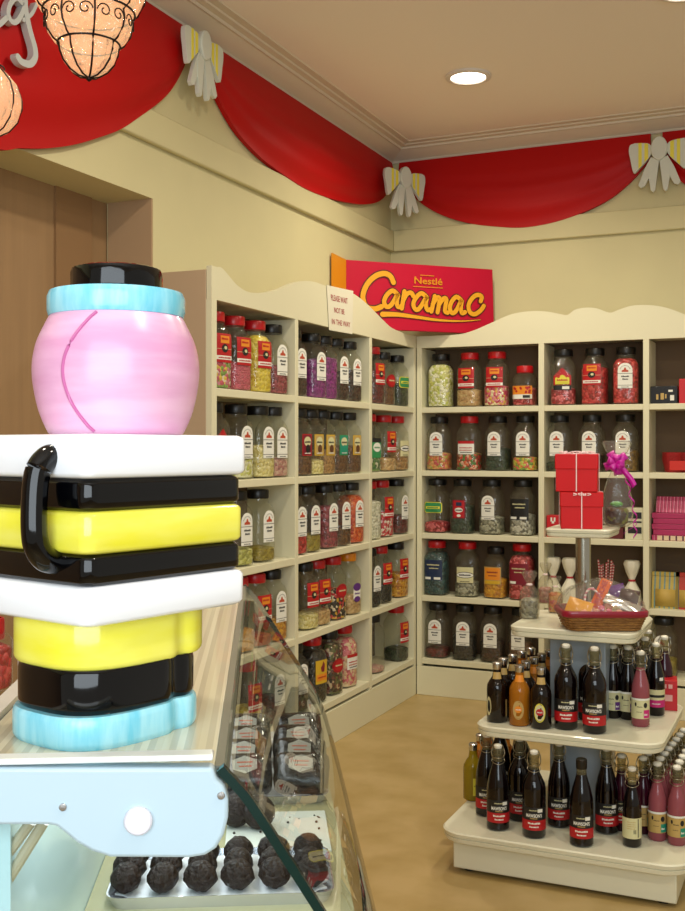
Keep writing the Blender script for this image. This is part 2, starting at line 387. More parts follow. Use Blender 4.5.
for z in ZS:
    mb = rel(MB(), t)
    ys = LB[:3]+[LB[3]-.016]
    for a, b in zip(ys[:-1], ys[1:]): mb.box(LX+.012, FX-.001, a+(.0005 if a == LB[0] else TH/2), b-TH/2, z-TH, z)
    mb.build('shelf', SHELFW, t, bevel=.002)
mb = rel(MB(), t); mb.box(LX+.012, FX-.03, LB[0], LB[3]+.2, ZTOP+.01, ZTOP+.03); mb.build('top_board', SHELFW, t)
mb = rel(MB(), t); mb.box(FX-.02, FX, LB[0]-.02, LB[3]-.002, 0, .147); mb.build('plinth', SHELFW, t, bevel=.002)
va = [(p.y, p.z) for p in (at_x(u, v, FX) for u, v in [(217,267),(222,268),(230,277),(237,285),(247,291.5),(257,293),(268,292),(280.6,288.6),(292,283.5),(304,281),(315,282),(326,286),(340,289.5),(354,294),(368,305),(385,322),(392,328),(401,332),(408,335),(416.5,336)])]
va = [(LB[0]-.02, va[0][1])]+smooth_path(va, 4)
va = [q for q in va if q[0] < FY-.003]+[(FY-.003, va[-1][1])]
def ribbon_panel(mb, top, zb, f):       # f(s,z,side) -> 3-D ; quads between a wavy top line and a straight foot
    n = len(top)
    fr = [f(s, z, 0) for s, z in top]+[f(s, zb, 0) for s, z in top]; bk = [f(s, z, 1) for s, z in top]+[f(s, zb, 1) for s, z in top]
    mb.add(fr+bk, [(i, i+1, n+i+1, n+i) for i in range(n-1)]+[(2*n+i, 3*n+i, 3*n+i+1, 2*n+i+1) for i in range(n-1)]
        +[(i, 2*n+i, 2*n+i+1, i+1) for i in range(n-1)]+[(n+i, n+i+1, 3*n+i+1, 3*n+i) for i in range(n-1)]+[(0,n,3*n,2*n),(n-1,3*n-1,4*n-1,2*n-1)])
mb = rel(MB(), t); ribbon_panel(mb, va, ZTOP, lambda s, z, k: (FX-.02*k, s, z)); mb.build('valance', SHELFW, t)
# back unit
BB = [-1.91, -1.262, -.765, -.22]
u2 = thing('shelving_unit', 'cream shelving unit along the back wall, beneath the chocolate advert', 'shelving', (-1.06, (FY+BY)/2, 0))
mb = rel(MB(), u2); mb.box(BB[0]+.002, BB[3], BY-.012, BY-.002, .15, 1.79); mb.build('back_panel', SHELFB, u2)
for i, x in enumerate(BB):
    mb = rel(MB(), u2); w = TH/2; c = x+w+.002 if i == 0 else (x-w if i == 3 else x)
    mb.box(c-w, c+w, FY, BY-.013, .147, ZTOP); mb.build('divider', SHELFW, u2, bevel=.002)
for z in ZS:
    mb = rel(MB(), u2)
    for i in range(3): mb.box(BB[i]+(TH+.002 if i == 0 else w), BB[i+1]-(TH if i == 2 else w), FY+.001, BY-.013, z-TH, z)
    mb.build('shelf', SHELFW, u2, bevel=.002)
mb = rel(MB(), u2); mb.box(BB[0]+.004, BB[3], FY+.03, BY-.013, ZTOP+.01, ZTOP+.03); mb.build('top_board', SHELFW, u2)
mb = rel(MB(), u2); mb.box(BB[0]+.002, BB[3], FY, FY+.02, 0, .147); mb.build('plinth', SHELFW, u2, bevel=.002)
vb = [(p.x, p.z) for p in (at_y(u, v, FY) for u, v in [(417.5,336.5),(440,335.5),(461,334),(476,329.5),(493,322),(510.6,314.5),(528,311.4),(545,311.4),(560,314),(567.4,315),(575,309.7),(586,307.6),(596.7,308.4),(609.6,312.7),(618,310),(631,305.8),(644,305),(657,305.8),(670,308.9),(685,314.5),(700,320),(725,328)])]
vb = [(BB[0]+.002, vb[0][1])]+[q for q in smooth_path(vb, 4) if BB[0]+.004 < q[0] < BB[3]-.02]+[(BB[3], ZTOP+.07)]
mb = rel(MB(), u2); ribbon_panel(mb, vb, ZTOP, lambda s, z, k: (s, FY+.02*k, z)); mb.build('valance', SHELFW, u2)
# ---------------------------------------------------------------- jars
LIDM = {'black': BLACKP, 'red': REDP, 'orange': ORANGEP}
PALS = {
 'mixed pastel': ['C8506A','7FA04A','E0C050','E8D8C8','C87890'], 'pink sherbet': ['C8506E','D06078','B84860'], 'yellow': ['D8C23A','E4D060','C8AC28'],
 'dark pink': ['8A3040','A04858','702838'], 'cream': ['D8CC8A','E8DEA8','C8B870'], 'pale pink': ['C09088','A87070','C8A898'], 'pale green': ['B8B860','9A9A50','C8C880'],
 'olive': ['8A7A28','9C8C38'], 'gold': ['D09020','E0A830','B87818'], 'dark brown': ['2E1810','402018','22120C'], 'purple': ['7A1878','8E2288','6A1068'],
 'brown': ['5A3820','6E4828','4A2C18'], 'tan': ['A07848','B08A58','8A6438'], 'beige': ['C0A070','B89060','D0B080'], 'red': ['A81820','C02830','8A1018','D04848'],
 'orange': ['D05820','C84818','E07838','B83818'], 'liquorice mix': ['1A1010','D8A828','C02030','1A1010','E8D8C0','201010'], 'mixed brown': ['3A2018','5A6030','6E3028','C8B090','2A1A10'],
 'pink and cream': ['D87888','E8D0B0','C85868','E0B898'], 'maroon': ['501018','68181E','3A0C12'], 'green': ['4A7A48','7A9A58','D8D8C0','386038'], 'dark green': ['1E2A1A','2A3A24','141C12'],
 'white': ['D8D8C8','E8E8DC','C0C0AC'], 'red and white': ['B82030','E8D8D0','C83848'], 'black': ['100C0C','1C1414','0A0808'], 'amber': ['C88818','D8A030','A86810'],
 'lime and white': ['D0D090','E0E0C0','B8C060','ECECD8','C8C870'], 'pink and yellow': ['D85878','E8D8B0','D8A848','E08898','C03858'], 'orange and pink': ['D07848','D8A060','C85858','A8A048'],
 'rainbow': ['C83830','50803C','E0B8A0','D86840','804028'], 'bottle green': ['26382A','34483A','1A281E'], 'yellow and green': ['D8C040','7A9A3A','E08040','C8D060','D86058'],
 'grey': ['8A8A7A','B0B0A0','606054'], 'teal': ['1E3A40','2A4A50','30585A'], 'silver': ['A0A098','D0D0C8','707068'], 'crimson': ['A01828','D86870','8A1020'], 'bronze': ['7A5A20','8A6828','5A3E14'],
 'orange gold': ['D08818','E09C28','C07810'],
}
CAND = {k: candy(k.replace(' ', '_'), v, 75 if 'sherbet' not in k else 160) for k, v in PALS.items()}
MCACHE = {}
def cached(key, fn):
    if key not in MCACHE: MCACHE[key] = fn()
    return MCACHE[key]
def m_body(r, h, small):
    mb = MB(); b = h*.68
    mb.lathe([(0,.003),(r*.82,0),(r*.97,.004),(r,.012),(r,b*.35),(r*.985,b*.55),(r,b*.75),(r,b),(r*.96,b+h*.035),(r*.84,b+h*.09),(r*.70,b+h*.125),(r*.62,b+h*.15),(r*.62,h-.030)][:13], 32, e=3.6)
    # open mouth: drop the top cap
    mb.f.pop(); mb.m.pop()
    return mb.mesh('glass_body', JARG, 60)
def m_lid(r, h, c):
    mb = MB(); k = 48; R = r*.74; z0 = h-.034
    prof = [(R*.98,z0),(R,z0+.003),(R,h-.004),(R*.96,h),(R*.80,h),(R*.78,h-.003),(0,h-.003)]
    vs = []; n = k
    for j, (q, z) in enumerate(prof):
        for i in range(n):
            w = q*(1+(.018 if (i % 2 and j in (1,2)) else 0)); vs.append((w*math.cos(2*PI*i/n), w*math.sin(2*PI*i/n), z))
    mb.add(vs, [(j*n+i, j*n+(i+1)%n, (j+1)*n+(i+1)%n, (j+1)*n+i) for j in range(len(prof)-1) for i in range(n)]+[tuple(reversed(range(n)))])
    return mb.mesh('lid', LIDM[c], 30)
def m_fill(r, h, fill, pal):
    top = .006+fill*h*.70; R = r*.955; b = h*.68; pr = [(0,.005),(R*.8,.005),(R*.96,.008),(R,.016)]
    if top > b:
        pr += [(R,b),(R*.93,b+h*.04),(R*.76,b+h*.10)]; top = b+h*.10
        pr += [(R*.5,top+.006),(0,top+.004)]
    else: pr += [(R,top-.004),(R*.9,top),(R*.5,top+.006),(0,top+.002)]
    mb = MB(); mb.lathe(pr, 28, e=3.6); return mb.mesh('sweets', CAND[pal], 50)
LC = {k: mat('label_'+k, v, .5) for k, v in dict(red='B01018', orange='E08A20', yellow='D0A828', green='2E8A50', lime='8AA828', darkblue='1A2A4A', black='141414', maroon='7A1028', cream='CFCB9C',
      purple='5A2A78', white='E4E4DA', magenta='C02070', lemon='D8D040', brown='5A3820', teal='1E8A70', gold='B89A58').items()}
def m_label(kind, r, h):
    mats = [PAPER, INK, REDINK]+[LC[k] for k in ('red','orange','yellow','green','lime','darkblue','black','maroon','cream','purple','lemon','brown','teal','gold')]
    ix = dict(white=0, ink=1, rust=2, red=3, orange=4, yellow=5, green=6, lime=7, darkblue=8, black=9, maroon=10, cream=11, purple=12, lemon=13, brown=14, teal=15, gold=16)
    mb = MB(); d = [0]
    b_ = h*.68; rp = [(0,r),(b_,r),(b_+h*.035,r*.96),(b_+h*.09,r*.84),(b_+h*.15,r*.62)]
    def rz_(z):
        for (z0,a),(z1,b) in zip(rp, rp[1:]):
            if z <= z1: return a+(b-a)*(z-z0)/(z1-z0)
        return rp[-1][1]
    def S_(x, z, lift):
        R_ = rz_(z); q = min(.97, abs(x)/R_); return (x, -(R_*(1-q**3.6)**(1/3.6)+.0011+lift*.0005), z)
    def P(pts, c, lift=0):
        cx_ = sum(p[0] for p in pts)/len(pts); cz_ = sum(p[1] for p in pts)/len(pts); n_ = len(pts)
        vs = [S_(cx_, cz_, lift)]+[S_(cx_+(x-cx_)*f, cz_+(z-cz_)*f, lift) for f in (.5,1) for x, z in pts]
        mb.add(vs, [(0,1+q,1+(q+1)%n_) for q in range(n_)]+[(1+q,1+n_+q,1+n_+(q+1)%n_,1+(q+1)%n_) for q in range(n_)], ix[c])
    def R(x0, x1, z0, z1, c, l=1):
        nu = 8 if x1-x0 > .015 else 1; nv = 5 if z1-z0 > .03 else 1
        mb.grid(lambda u, v: S_(x0+(x1-x0)*u, z0+(z1-z0)*v, l), nu, nv, ix[c])
    def E(cx, cz, a, b, c, l=1, n=20): P([(cx+a*math.cos(2*PI*i/n), cz+b*math.sin(2*PI*i/n)) for i in range(n)], c, l)
    w = r*(.56 if kind == 'arch' else .70); k = h/.28; rr = random.Random(kind)
    def words(x0, x1, z, hh, c, l=2):
        x = x0
        while x < x1-.002:
            q = min(x1, x+rr.uniform(.003,.006)); R(x, q, z, z+hh*rr.uniform(.7,1), c, l); x = q+.0012
    if kind == 'arch':
        z0, z1 = .078*k, .160*k
        mb.grid(lambda u, v: S_(-w*math.cos(PI*u), z0+(z1-z0+.040*k*math.sin(PI*u)**.8-z0*0)*v, 0), 14, 7, 0)
        for i in range(10):       # arched maker's lettering
            a = math.radians(25+130*i/9); R(w*.72*math.cos(a)-.0012, w*.72*math.cos(a)+.0012, z1+.026*k*math.sin(a)-.001, z1+.026*k*math.sin(a)+.0028, 'ink', 1)
        P([(-.016,z1-.004),(.016,z1-.004),(.015,z1+.004),(.006,z1+.007),(.003,z1+.017),(-.003,z1+.017),(-.006,z1+.007),(-.015,z1+.004)], 'rust', 1)
        R(-w, w, z1-.012, z1-.0102, 'ink'); words(-.017, .018, z1-.028, .007, 'ink'); words(-.012, .014, z1-.041, .007, 'ink'); R(-w, w, z0+.013, z0+.0148, 'ink')
        words(-.018, .018, z0+.004, .003, 'ink')
    elif kind == 'red':
        z0, z1 = .096*k, .200*k
        R(-w, w, z0, z1, 'red', 0); R(-w*.55, w*.6, z1-.034, z1-.008, 'orange'); words(-w*.45, w*.5, z1-.022, .007, 'red')
        E(0, z1-.052, w*.42, .015, 'black'); E(.003, z1-.050, w*.18, .006, 'cream', 2); R(-w, w, z1-.055, z1-.0538, 'cream', 1)
        R(-w, w, z0+.010, z0+.024, 'white'); words(-w*.8, w*.8, z0+.014, .006, 'red')
    elif kind.startswith('rect_'):
        c = kind[5:]; z0, z1 = .085*k, .175*k; ww = w*.8
        R(-ww, ww, z0, z1, c, 0); R(-ww*.86, ww*.86, z0+.004, z1-.004, {'yellow':'gold','red':'maroon','green':'teal'}.get(c, c), 1)
        E(0, z1-.03, ww*.72, .020, 'cream', 2); words(-ww*.6, ww*.6, z1-.036, .008, 'ink', 3); E(.002, z0+.028, ww*.45, .018, {'yellow':'brown','red':'black','green':'teal'}.get(c,'ink'), 3); words(-ww*.6, ww*.6, z0+.008, .005, 'white', 3)
    elif kind == 'round_red':
        E(0, .13*k, w*1.02, .031, 'red', 0); E(0, .13*k, w*.9, .027, 'maroon', 1); E(0, .13*k, w*.84, .025, 'red', 2); words(-w*.6, w*.6, .128*k, .007, 'cream', 3)
    elif kind == 'lime':
        pts = rrect(w*1.15, .028, .012, 4); P([(x, .133*k+z) for x, z in pts], 'lemon', 0); pts = rrect(w*1.05, .024, .01, 4); P([(x, .133*k+z) for x, z in pts], 'green', 1)
        R(-w*.9, w*.9, .132*k-.006, .132*k+.007, 'lemon', 2); words(-w*.7, w*.7, .132*k-.003, .007, 'green', 3)
    elif kind == 'small_red':
        z0, z1 = .085*k, .145*k; R(-w, w, z0, z1, 'white', 0); R(-w, w, z1-.006, z1+.008, 'red', 1); words(-w*.8, w*.8, z0+.030, .006, 'red'); words(-w*.8, w*.8, z0+.018, .006, 'rust'); words(-w*.7, w*.8, z0+.007, .005, 'ink')
    elif kind == 'triangle':
        z0 = .10*k; P([(-w,z0),(w,z0),(w,z0+.045),(0,z0+.085),(-w,z0+.045)], 'red', 0); P([(-w*.8,z0+.004),(w*.8,z0+.004),(w*.8,z0+.035),(0,z0+.05),(-w*.8,z0+.035)], 'lemon', 1); words(-w*.6, w*.6, z0+.02, .01, 'red')
        R(-w, w, z0-.024, z0-.002, 'black', 1); R(0, w*.8, z0-.02, z0-.006, 'white', 2)
    elif kind == 'plaque':       # red plaque with white patches
        z0, z1 = .08*k, .175*k; R(-w*.8, w*.8, z0, z1, 'maroon', 0); R(-w*.66, w*.66, z0+.004, z1-.004, 'red', 1); R(-w*.35, w*.35, z1-.03, z1-.012, 'darkblue', 2)
        E(0, z0+.042, w*.5, .012, 'white', 2); words(-w*.4, w*.4, z0+.038, .008, 'ink', 3); E(0, z0+.014, w*.25, .007, 'white', 2)
    elif kind in ('black', 'blue', 'maroon'):
        c = {'black':'black','blue':'darkblue','maroon':'maroon'}[kind]; z0, z1 = .08*k, .185*k
        R(-w*1.1, w*1.1, z0, z1, c, 0); words(-w*.8, w*.8, z1-.028, .007, 'cream'); words(-w*.5, w*.7, z1-.045, .006, 'cream'); R(-w*1.05, -w*.3, z0+.004, z0+.016, 'white'); R(w*.1, w*.9, z0+.004, z0+.016, 'white' if c != 'maroon' else 'maroon')
    elif kind == 'cream':
        z0, z1 = .075*k, .155*k; R(-w, w, z0, z1, 'cream', 0); E(0, .115*k, w*1.1, .016, 'ink', 1); E(0, .115*k, w*1.0, .013, 'white', 2); words(-w*.7, w*.7, .111*k, .008, 'ink', 3); words(-w*.6, w*.6, z0+.005, .004, 'ink')
    elif kind == 'orange':
        z0, z1 = .08*k, .175*k; R(-w*1.1, w*1.1, z0, z1, 'gold', 0); R(-w*1.0, w*1.0, z0+.022, z1-.004, 'orange', 1); words(-w*.7, w*.7, z1-.03, .008, 'maroon'); words(-w*.5, w*.6, z1-.046, .006, 'maroon'); R(-w, w, z0+.002, z0+.018, 'yellow', 1)
    elif kind == 'picture':
        z0, z1 = .085*k, .185*k; R(-w, w, z0, z1, 'yellow', 0); P([(-.004,z1-.05),(.014,z1-.05),(.018,z1-.02),(.006,z1-.006),(0,z1-.022),(-.01,z1-.03)], 'maroon', 1); R(-w*.9, w*.9, z0+.012, z0+.04, 'orange', 1); words(-w*.7, w*.7, z0+.024, .007, 'red')
    elif kind == 'purple':
        z0, z1 = .06*k, .15*k; R(-w*.7, w*.7, z0+.012, z1-.02, 'white', 0); E(0, z1-.022, w*.75, .018, 'purple', 1); E(0, z0+.012, w*.6, .013, 'purple', 1); words(-w*.5, w*.5, z0+.034, .008, 'purple')
    elif kind == 'greenwhite':
        z0, z1 = .07*k, .165*k; R(-w, w, z0, z1, 'green', 0); E(0, z0+.05, w*.8, .022, 'white', 1); R(-w, w, z1-.02, z1, 'ink', 1); words(-w*.6, w*.6, z0+.045, .008, 'green', 2)
    elif kind == 'candyred':
        z0, z1 = .05*k, .14*k; R(-w*1.3, w*1.3, z0, z1, 'white', 0); R(-w*1.3, w*1.3, z0+.022, z1, 'orange', 1)
        for i in range(14): E(rr.uniform(-w*1.1,w*1.1), rr.uniform(z0+.03,z1-.008), .006, .006, 'red', 2, 8)
        R(w*.2, w*1.1, z0+.004, z0+.018, 'ink', 1)
    return mb.mesh('label', mats, 0)
LABW = {'arch':'white arched label', 'red':'red and orange label', 'rect_yellow':'yellow label', 'rect_red':'red framed label', 'rect_green':'green label', 'round_red':'round red label', 'lime':'lime green label',
        'small_red':'white label edged red', 'triangle':'red-and-yellow label', 'plaque':'red plaque label', 'black':'black label', 'blue':'navy label', 'maroon':'maroon label', 'cream':'cream oval label',
        'orange':'orange label', 'picture':'yellow picture label', 'purple':'purple label', 'greenwhite':'green-white label', 'candyred':'orange label', None:'no label'}
ORD = ['first','second','third','fourth','fifth']
ROW = ['top','second','third','fourth','bottom']
def jar(pos, rz, lid, lab, pal, fill, label, group, r=.06, h=.275, lz=None):
    t = thing('sweet_jar', label, 'jar', pos, rz, group)
    put('glass_body', cached(('b',r,h), lambda: m_body(r,h,0)), t); put('lid', cached(('l',r,h,lid), lambda: m_lid(r,h,lid)), t)
    if fill > 0: put('sweets', cached(('f',r,h,fill,pal), lambda: m_fill(r,h,fill,pal)), t)
    if lab: put('label', cached(('t',r,h,lab), lambda: m_label(lab,r,h)), t)
    return t
J = {
 ('L',0,0): [(224.7,'red','red','mixed pastel',.55),(245,'red','red','pink sherbet',.5),(265.6,'red','red','yellow',1.2),(284.6,'black','arch','dark pink',.55)],
 ('L',0,1): [(223,'black','triangle','mixed pastel',.6),(247.3,'black','arch','lime and white',.35),(268.8,'black','arch','cream',.6),(285.6,'black','arch','pale pink',.35)],
 ('L',0,2): [(247,'black','arch','pale green',.3),(269,'black','arch','olive',.25)],
 ('L',0,3): [(248.5,'red',None,'orange gold',.4),(265.8,'red','red','orange',.2),(281.6,'black','arch','amber',.4)],
 ('L',0,4): [(256,'red','red','yellow',.5),(280,'black','arch','maroon',.5)],
 ('L',1,0): [(302,'black','arch','dark brown',.7),(321.6,'black','arch','purple',.8),(333,'black',None,'purple',.9),(344.5,'black','arch','dark brown',.6),(357.6,'black','arch','dark brown',.7)],
 ('L',1,1): [(307.3,'black','rect_red','brown',.4),(319.3,'black','rect_yellow','cream',.3),(331,'black','rect_yellow','tan',.5),(344,'black','rect_green','brown',.6),(357.2,'black','rect_yellow','brown',.6)],
 ('L',1,2): [(302.2,'black','arch','red',.45),(315.9,'black','arch','olive',.35),(333.9,'black','arch','dark pink',.9),(346.6,'black','arch','brown',.4),(360,'black','arch','orange',1.1)],
 ('L',1,3): [(314,'black','red','cream',.3),(326,'red','red','beige',.3),(342,'red','round_red','liquorice mix',.65),(357,'orange','purple','beige',.4)],
 ('L',1,4): [(303.5,'black','arch','mixed brown',.4),(322,'red','picture','black',1.0),(338.5,'black','round_red','mixed brown',1.2),(353,'red','small_red','pink and cream',1.2)],
 ('L',2,0): [(381,'red','red','maroon',.8),(391.5,'black','round_red','brown',.6),(406,'black','lime','dark green',.6)],
 ('L',2,1): [(377,'red','greenwhite','green',.6),(392.5,'red','red','beige',.3),(405.5,'red','cream','tan',.5)],
 ('L',2,2): [(377.5,'red',None,'white',.9),(390,'red','red','red and white',.6),(406,'black','arch','maroon',.45)],
 ('L',2,3): [(377.5,'black','arch','black',.4),(388.5,'red','red','black',.4),(405,'black','red','amber',.6)],
 ('L',2,4): [(381,'black',None,'pale pink',.12),(406,'red','red','dark green',.3)],
 ('B',0,0): [(441,'black',None,'lime and white',1.2),(470,'red','red','beige',.42),(497,'red','red','pink and yellow',.5),(525,'red','candyred','crimson',.6)],
 ('B',0,1): [(439.5,'black','arch','orange and pink',.42),(469.5,'red','small_red','rainbow',.42),(498,'black','arch','bottle green',.55),(525.5,'black','arch','yellow and green',.32)],
 ('B',0,2): [(437.5,'black','lime','crimson',.25),(462.5,'black','plaque','bottle green',.7),(492,'black','arch','grey',.42),(523,'black','black','silver',.5)],
 ('B',0,3): [(437,'red','blue','teal',1.1),(467.5,'red','cream','grey',.35),(496,'black','orange','gold',.5),(522,'red','maroon','crimson',1.0)],
 ('B',0,4): [(438,'black','arch','maroon',.22),(465,'black','arch','black',.6),(493,'black','arch','dark brown',.5),(521,'black','arch','brown',.5)],
 ('B',1,0): [(563.5,'black','triangle','crimson',.4),(595,'black','red','red',.9),(626,'black','arch','red',1.1)],
 ('B',1,1): [(559.5,'black','arch','dark green',.2),(592,'black','arch','dark brown',.4),(625.5,'black','arch','bronze',.5)],
 ('B',1,4): [(568,'black','arch','brown',.5),(610,'black','arch','red',.5)],
 ('B',2,4): [(664,'black','arch','olive',.4)],
}
BAY = {('L',0):'nearest bay of left shelving',('L',1):'middle bay of left shelving',('L',2):'corner bay of left shelving',('B',0):'back shelving beside corner',('B',1):'back shelving middle bay',('B',2):'back shelving right bay'}
for (side, bay, row), lst in J.items():
    for i, (u, lid, lab, pal, fill) in enumerate(lst):
        n = len(lst); pw = 'only one' if n == 1 else ORD[i]+' from left'
        d = f"{lid}-lidded jar, {pal} sweets, {pw}, {ROW[row]} shelf, {BAY[(side,bay)]}"
        if side == 'L':
            p = at_x(u, 400, FX-.020); rz = math.radians(78); r = .0555
            lo, hi = LB[bay]+.077, LB[bay+1]-.073-(.02 if bay == 2 else 0)
            pos = (FX-.074, min(hi, max(lo, p.y+.0115)), ZS[row])
        else:
            p = at_y(u, 400, FY+.078); pos = (p.x, FY+.078, ZS[row]); rz = math.radians(random.uniform(-5,7)); r = .0605
        h = .275
        if (side,bay,row,i) == ('B',0,0,3): h = .2; r = .055
        elif (side,bay,row,i) == ('B',0,3,2): h = .255; r = .057
        elif (side,bay,row,i) in (('L',2,0,1),('L',2,0,2)): h = .26
        jar(pos, rz, lid, lab, pal, fill, d, f"sweet jars on the {'left' if side=='L' else 'back'} shelving", r, h)
# ---------------------------------------------------------------- chocolate advert box
L0 = Vector((-2.120, 4.760, 1.842)); L1 = Vector((-1.545, 5.335, 1.842)); W = (L1-L0).length; H = .332
ang = math.atan2(L1.y-L0.y, L1.x-L0.x)
t = thing('advert_box', 'large red and yellow chocolate advert box standing on top of the corner shelving', 'sign', L0, ang)
MAG = mat('advert_red', 'BC0630', .45, spec=.3); AY = mat('advert_yellow', 'E6A41C', .4); ABR = mat('advert_brown', '5A1408', .5); AO = mat('advert_flap_orange', 'D88A10', .4)
mb = MB(); mb.add([(0,0,0),(W,0,0),(W,.022,0),(0,.022,0),(.0,-.0,H),(W-.01,0,H-.0),(W-.01,.022,H),(0,.022,H)], [(0,3,2,1),(4,5,6,7),(0,1,5,4),(1,2,6,5),(2,3,7,6),(3,0,4,7)]); mb.build('box_body', MAG, t, bevel=.003)
mb = MB(); mb.loft([[(-.012,-.012,.0),(0,-.001,0),(0,.05,0),(-.012,.05,0)],[(-.10,.02,.0),(-.1,.022,0),(-.1,.07,0),(-.1,.069,0)]]) if False else None
mb.add([(0,0,0),(-.11,-.104,0),(-.114,-.100,0),(0,.012,0),(0,0,H),(-.11,-.104,H+.008),(-.114,-.100,H+.008),(0,.012,H)], [(0,1,5,4),(1,2,6,5),(2,3,7,6),(0,4,7,3),(4,5,6,7),(0,3,2,1)]); mb.build('end_flap', AO, t)
def bx_(px, py): return ((px-100)/550*W, (322-py)/258*H)
G = {'C':[(268,140),(256,116),(232,108),(200,122),(172,155),(158,200),(170,238),(200,245),(225,235)], 'a1':[(283,186),(265,172),(245,188),(234,214),(242,234),(260,226),(284,184),(280,212),(284,232),(297,230)],
 'r':[(308,172),(303,205),(298,238)], 'r2':[(302,210),(316,182),(332,176),(340,188)], 'a2':[(390,190),(370,176),(350,194),(340,220),(350,240),(366,230),(390,188),(386,216),(392,238),(404,236)],
 'm1':[(420,184),(414,212),(407,244)], 'm2':[(412,216),(428,190),(438,192),(436,212),(430,246)], 'm3':[(434,218),(452,192),(463,194),(460,218),(458,240),(468,246)],
 'a3':[(520,196),(502,182),(484,200),(476,226),(484,246),(500,236),(521,194),(518,222),(522,244),(534,240)], 'c':[(594,194),(598,176),(580,170),(560,186),(547,214),(553,240),(572,246),(594,230),(606,212)]}
mb = MB()
for qi, (k_, pts) in enumerate(G.items()):
    w_ = .026 if k_ == 'C' else .0225
    stroke(mb, [bx_(*q) for q in pts], w_+.012, lambda x, z, d: (x, -.0035, z), 1); stroke(mb, [bx_(*q) for q in pts], w_, lambda x, z, d: (x, -.005-.0003*qi, z), 0)
sw = [(228,264),(280,262),(350,268),(430,276),(520,276),(594,267)]
stroke(mb, [bx_(*q) for q in sw], .036, lambda x, z, d: (x, -.0035, z), 1, taper=.8); stroke(mb, [bx_(*q) for q in sw], .026, lambda x, z, d: (x, -.005, z), 0, taper=.9)
mb.build('lettering', [AY, ABR], t, smooth=0)
mb = MB(); add_text(mb, 'Nestlé', .155, .032, lambda x, y: (bx_(396,128)[0]+x, -.004, bx_(396,128)[1]+y), 0, .02)
for (x0,x1,y0,y1) in ((340,450,149,152),(345,352,112,114),(366,418,104,107)):
    a = bx_(x0,y1); b = bx_(x1,y0); mb.add([(a[0],-.004,a[1]),(b[0],-.004,a[1]),(b[0],-.004,b[1]),(a[0],-.004,b[1])], [(0,1,2,3)], 0)
mb.build('maker_lettering', [AO], t, smooth=0)
# handwritten paper notice on left valance
XN = FX+.002
c4 = [at_x(u, v, XN) for u, v in ((326.5,285),(353,291),(352,334),(329,330))]
t = thing('paper_notice', 'small white handwritten paper notice taped to the left shelving top', 'notice', c4[3])
mb = rel(MB(), t); mb.add([tuple(p) for p in c4]+[(p.x+.0012, p.y, p.z) for p in c4], [(0,1,2,3),(4,7,6,5),(0,4,5,1),(1,5,6,2),(2,6,7,3),(3,7,4,0)]); mb.build('sheet', mat('notice_paper', 'DEDAC4', .7), t)
mb = rel(MB(), t)
o_, ex, ez = c4[3], (c4[2]-c4[3]), (c4[0]-c4[3])
for txt, cx_, cz_, ww, hh in (('PLEASE WAIT', .5, .74, .72, .13), ('NOT BE', .47, .47, .44, .12), ('IN THE WAY', .52, .2, .8, .12)):
    def fn(x, y, cx_=cx_, cz_=cz_, ww=ww):
        q = o_+ex*(cx_+x)+ez*(cz_+y); return (XN+.002, q.y, q.z)
    add_text(mb, txt, ww, hh, fn, 0, .01)
mb.build('red_writing', mat('red_marker', 'A8303C', .6), t, smooth=0)
# ---------------------------------------------------------------- tiered display stand
SX, SYc = -.69, 3.37
TZ = [.13, .43, .72, 1.013]; TA = [.36, .275, .19, .1]
STW = mat('stand_white', 'DDDCC4', .4, coat=.2); STG = mat('stand_blue_grey', '8E9BA6', .35, coat=.3)
t = thing('display_stand', 'four-tier cream display stand with rounded tiers, holding bottles and hampers', 'display stand', (SX, SYc, 0))
def tier(a, z, th=.032):
    mb = MB(); rings = []
    for dz, ins in ((-th, .008),(-th+.003,.004),(-th*.55,.002),(-th*.5,.006),(-th*.45,.002),(-.004,0),(0,.004)):
        rings.append([(x, y, z+dz) for x, y in rrect(a-ins, a-ins, a*.22, 8)])
    mb.loft(rings); return mb.build('tier', STW, t, smooth=30)
for a, z in zip(TA, TZ): tier(a, z, .032 if a > .15 else .026)
mb = MB(); mb.box(-.32, .32, -.32, .32, .012, .098); mb.build('plinth', STW, t, bevel=.004)
for x in (-.28, .28):
    for y in (-.28, .28): mb = MB(); mb.lathe([(.018,0),(.018,.012)], 16, cx=x, cy=y); mb.build('foot', BLACKP, t)
mb = MB(); mb.box(-.085, .085, -.085, .085, TZ[0], TZ[1]-.032); mb.build('column', STG, t, bevel=.003)
mb = MB(); mb.box(-.085, .085, -.085, .085, TZ[1], TZ[2]-.032); mb.build('column', STG, t, bevel=.003)
mb = MB(); mb.lathe([(.04,TZ[2]),(.04,TZ[2]+.006),(.0235,TZ[2]+.012),(.0235,TZ[3]-.034),(.045,TZ[3]-.03),(.045,TZ[3]-.026)], 28); mb.build('pole', CHROME, t)
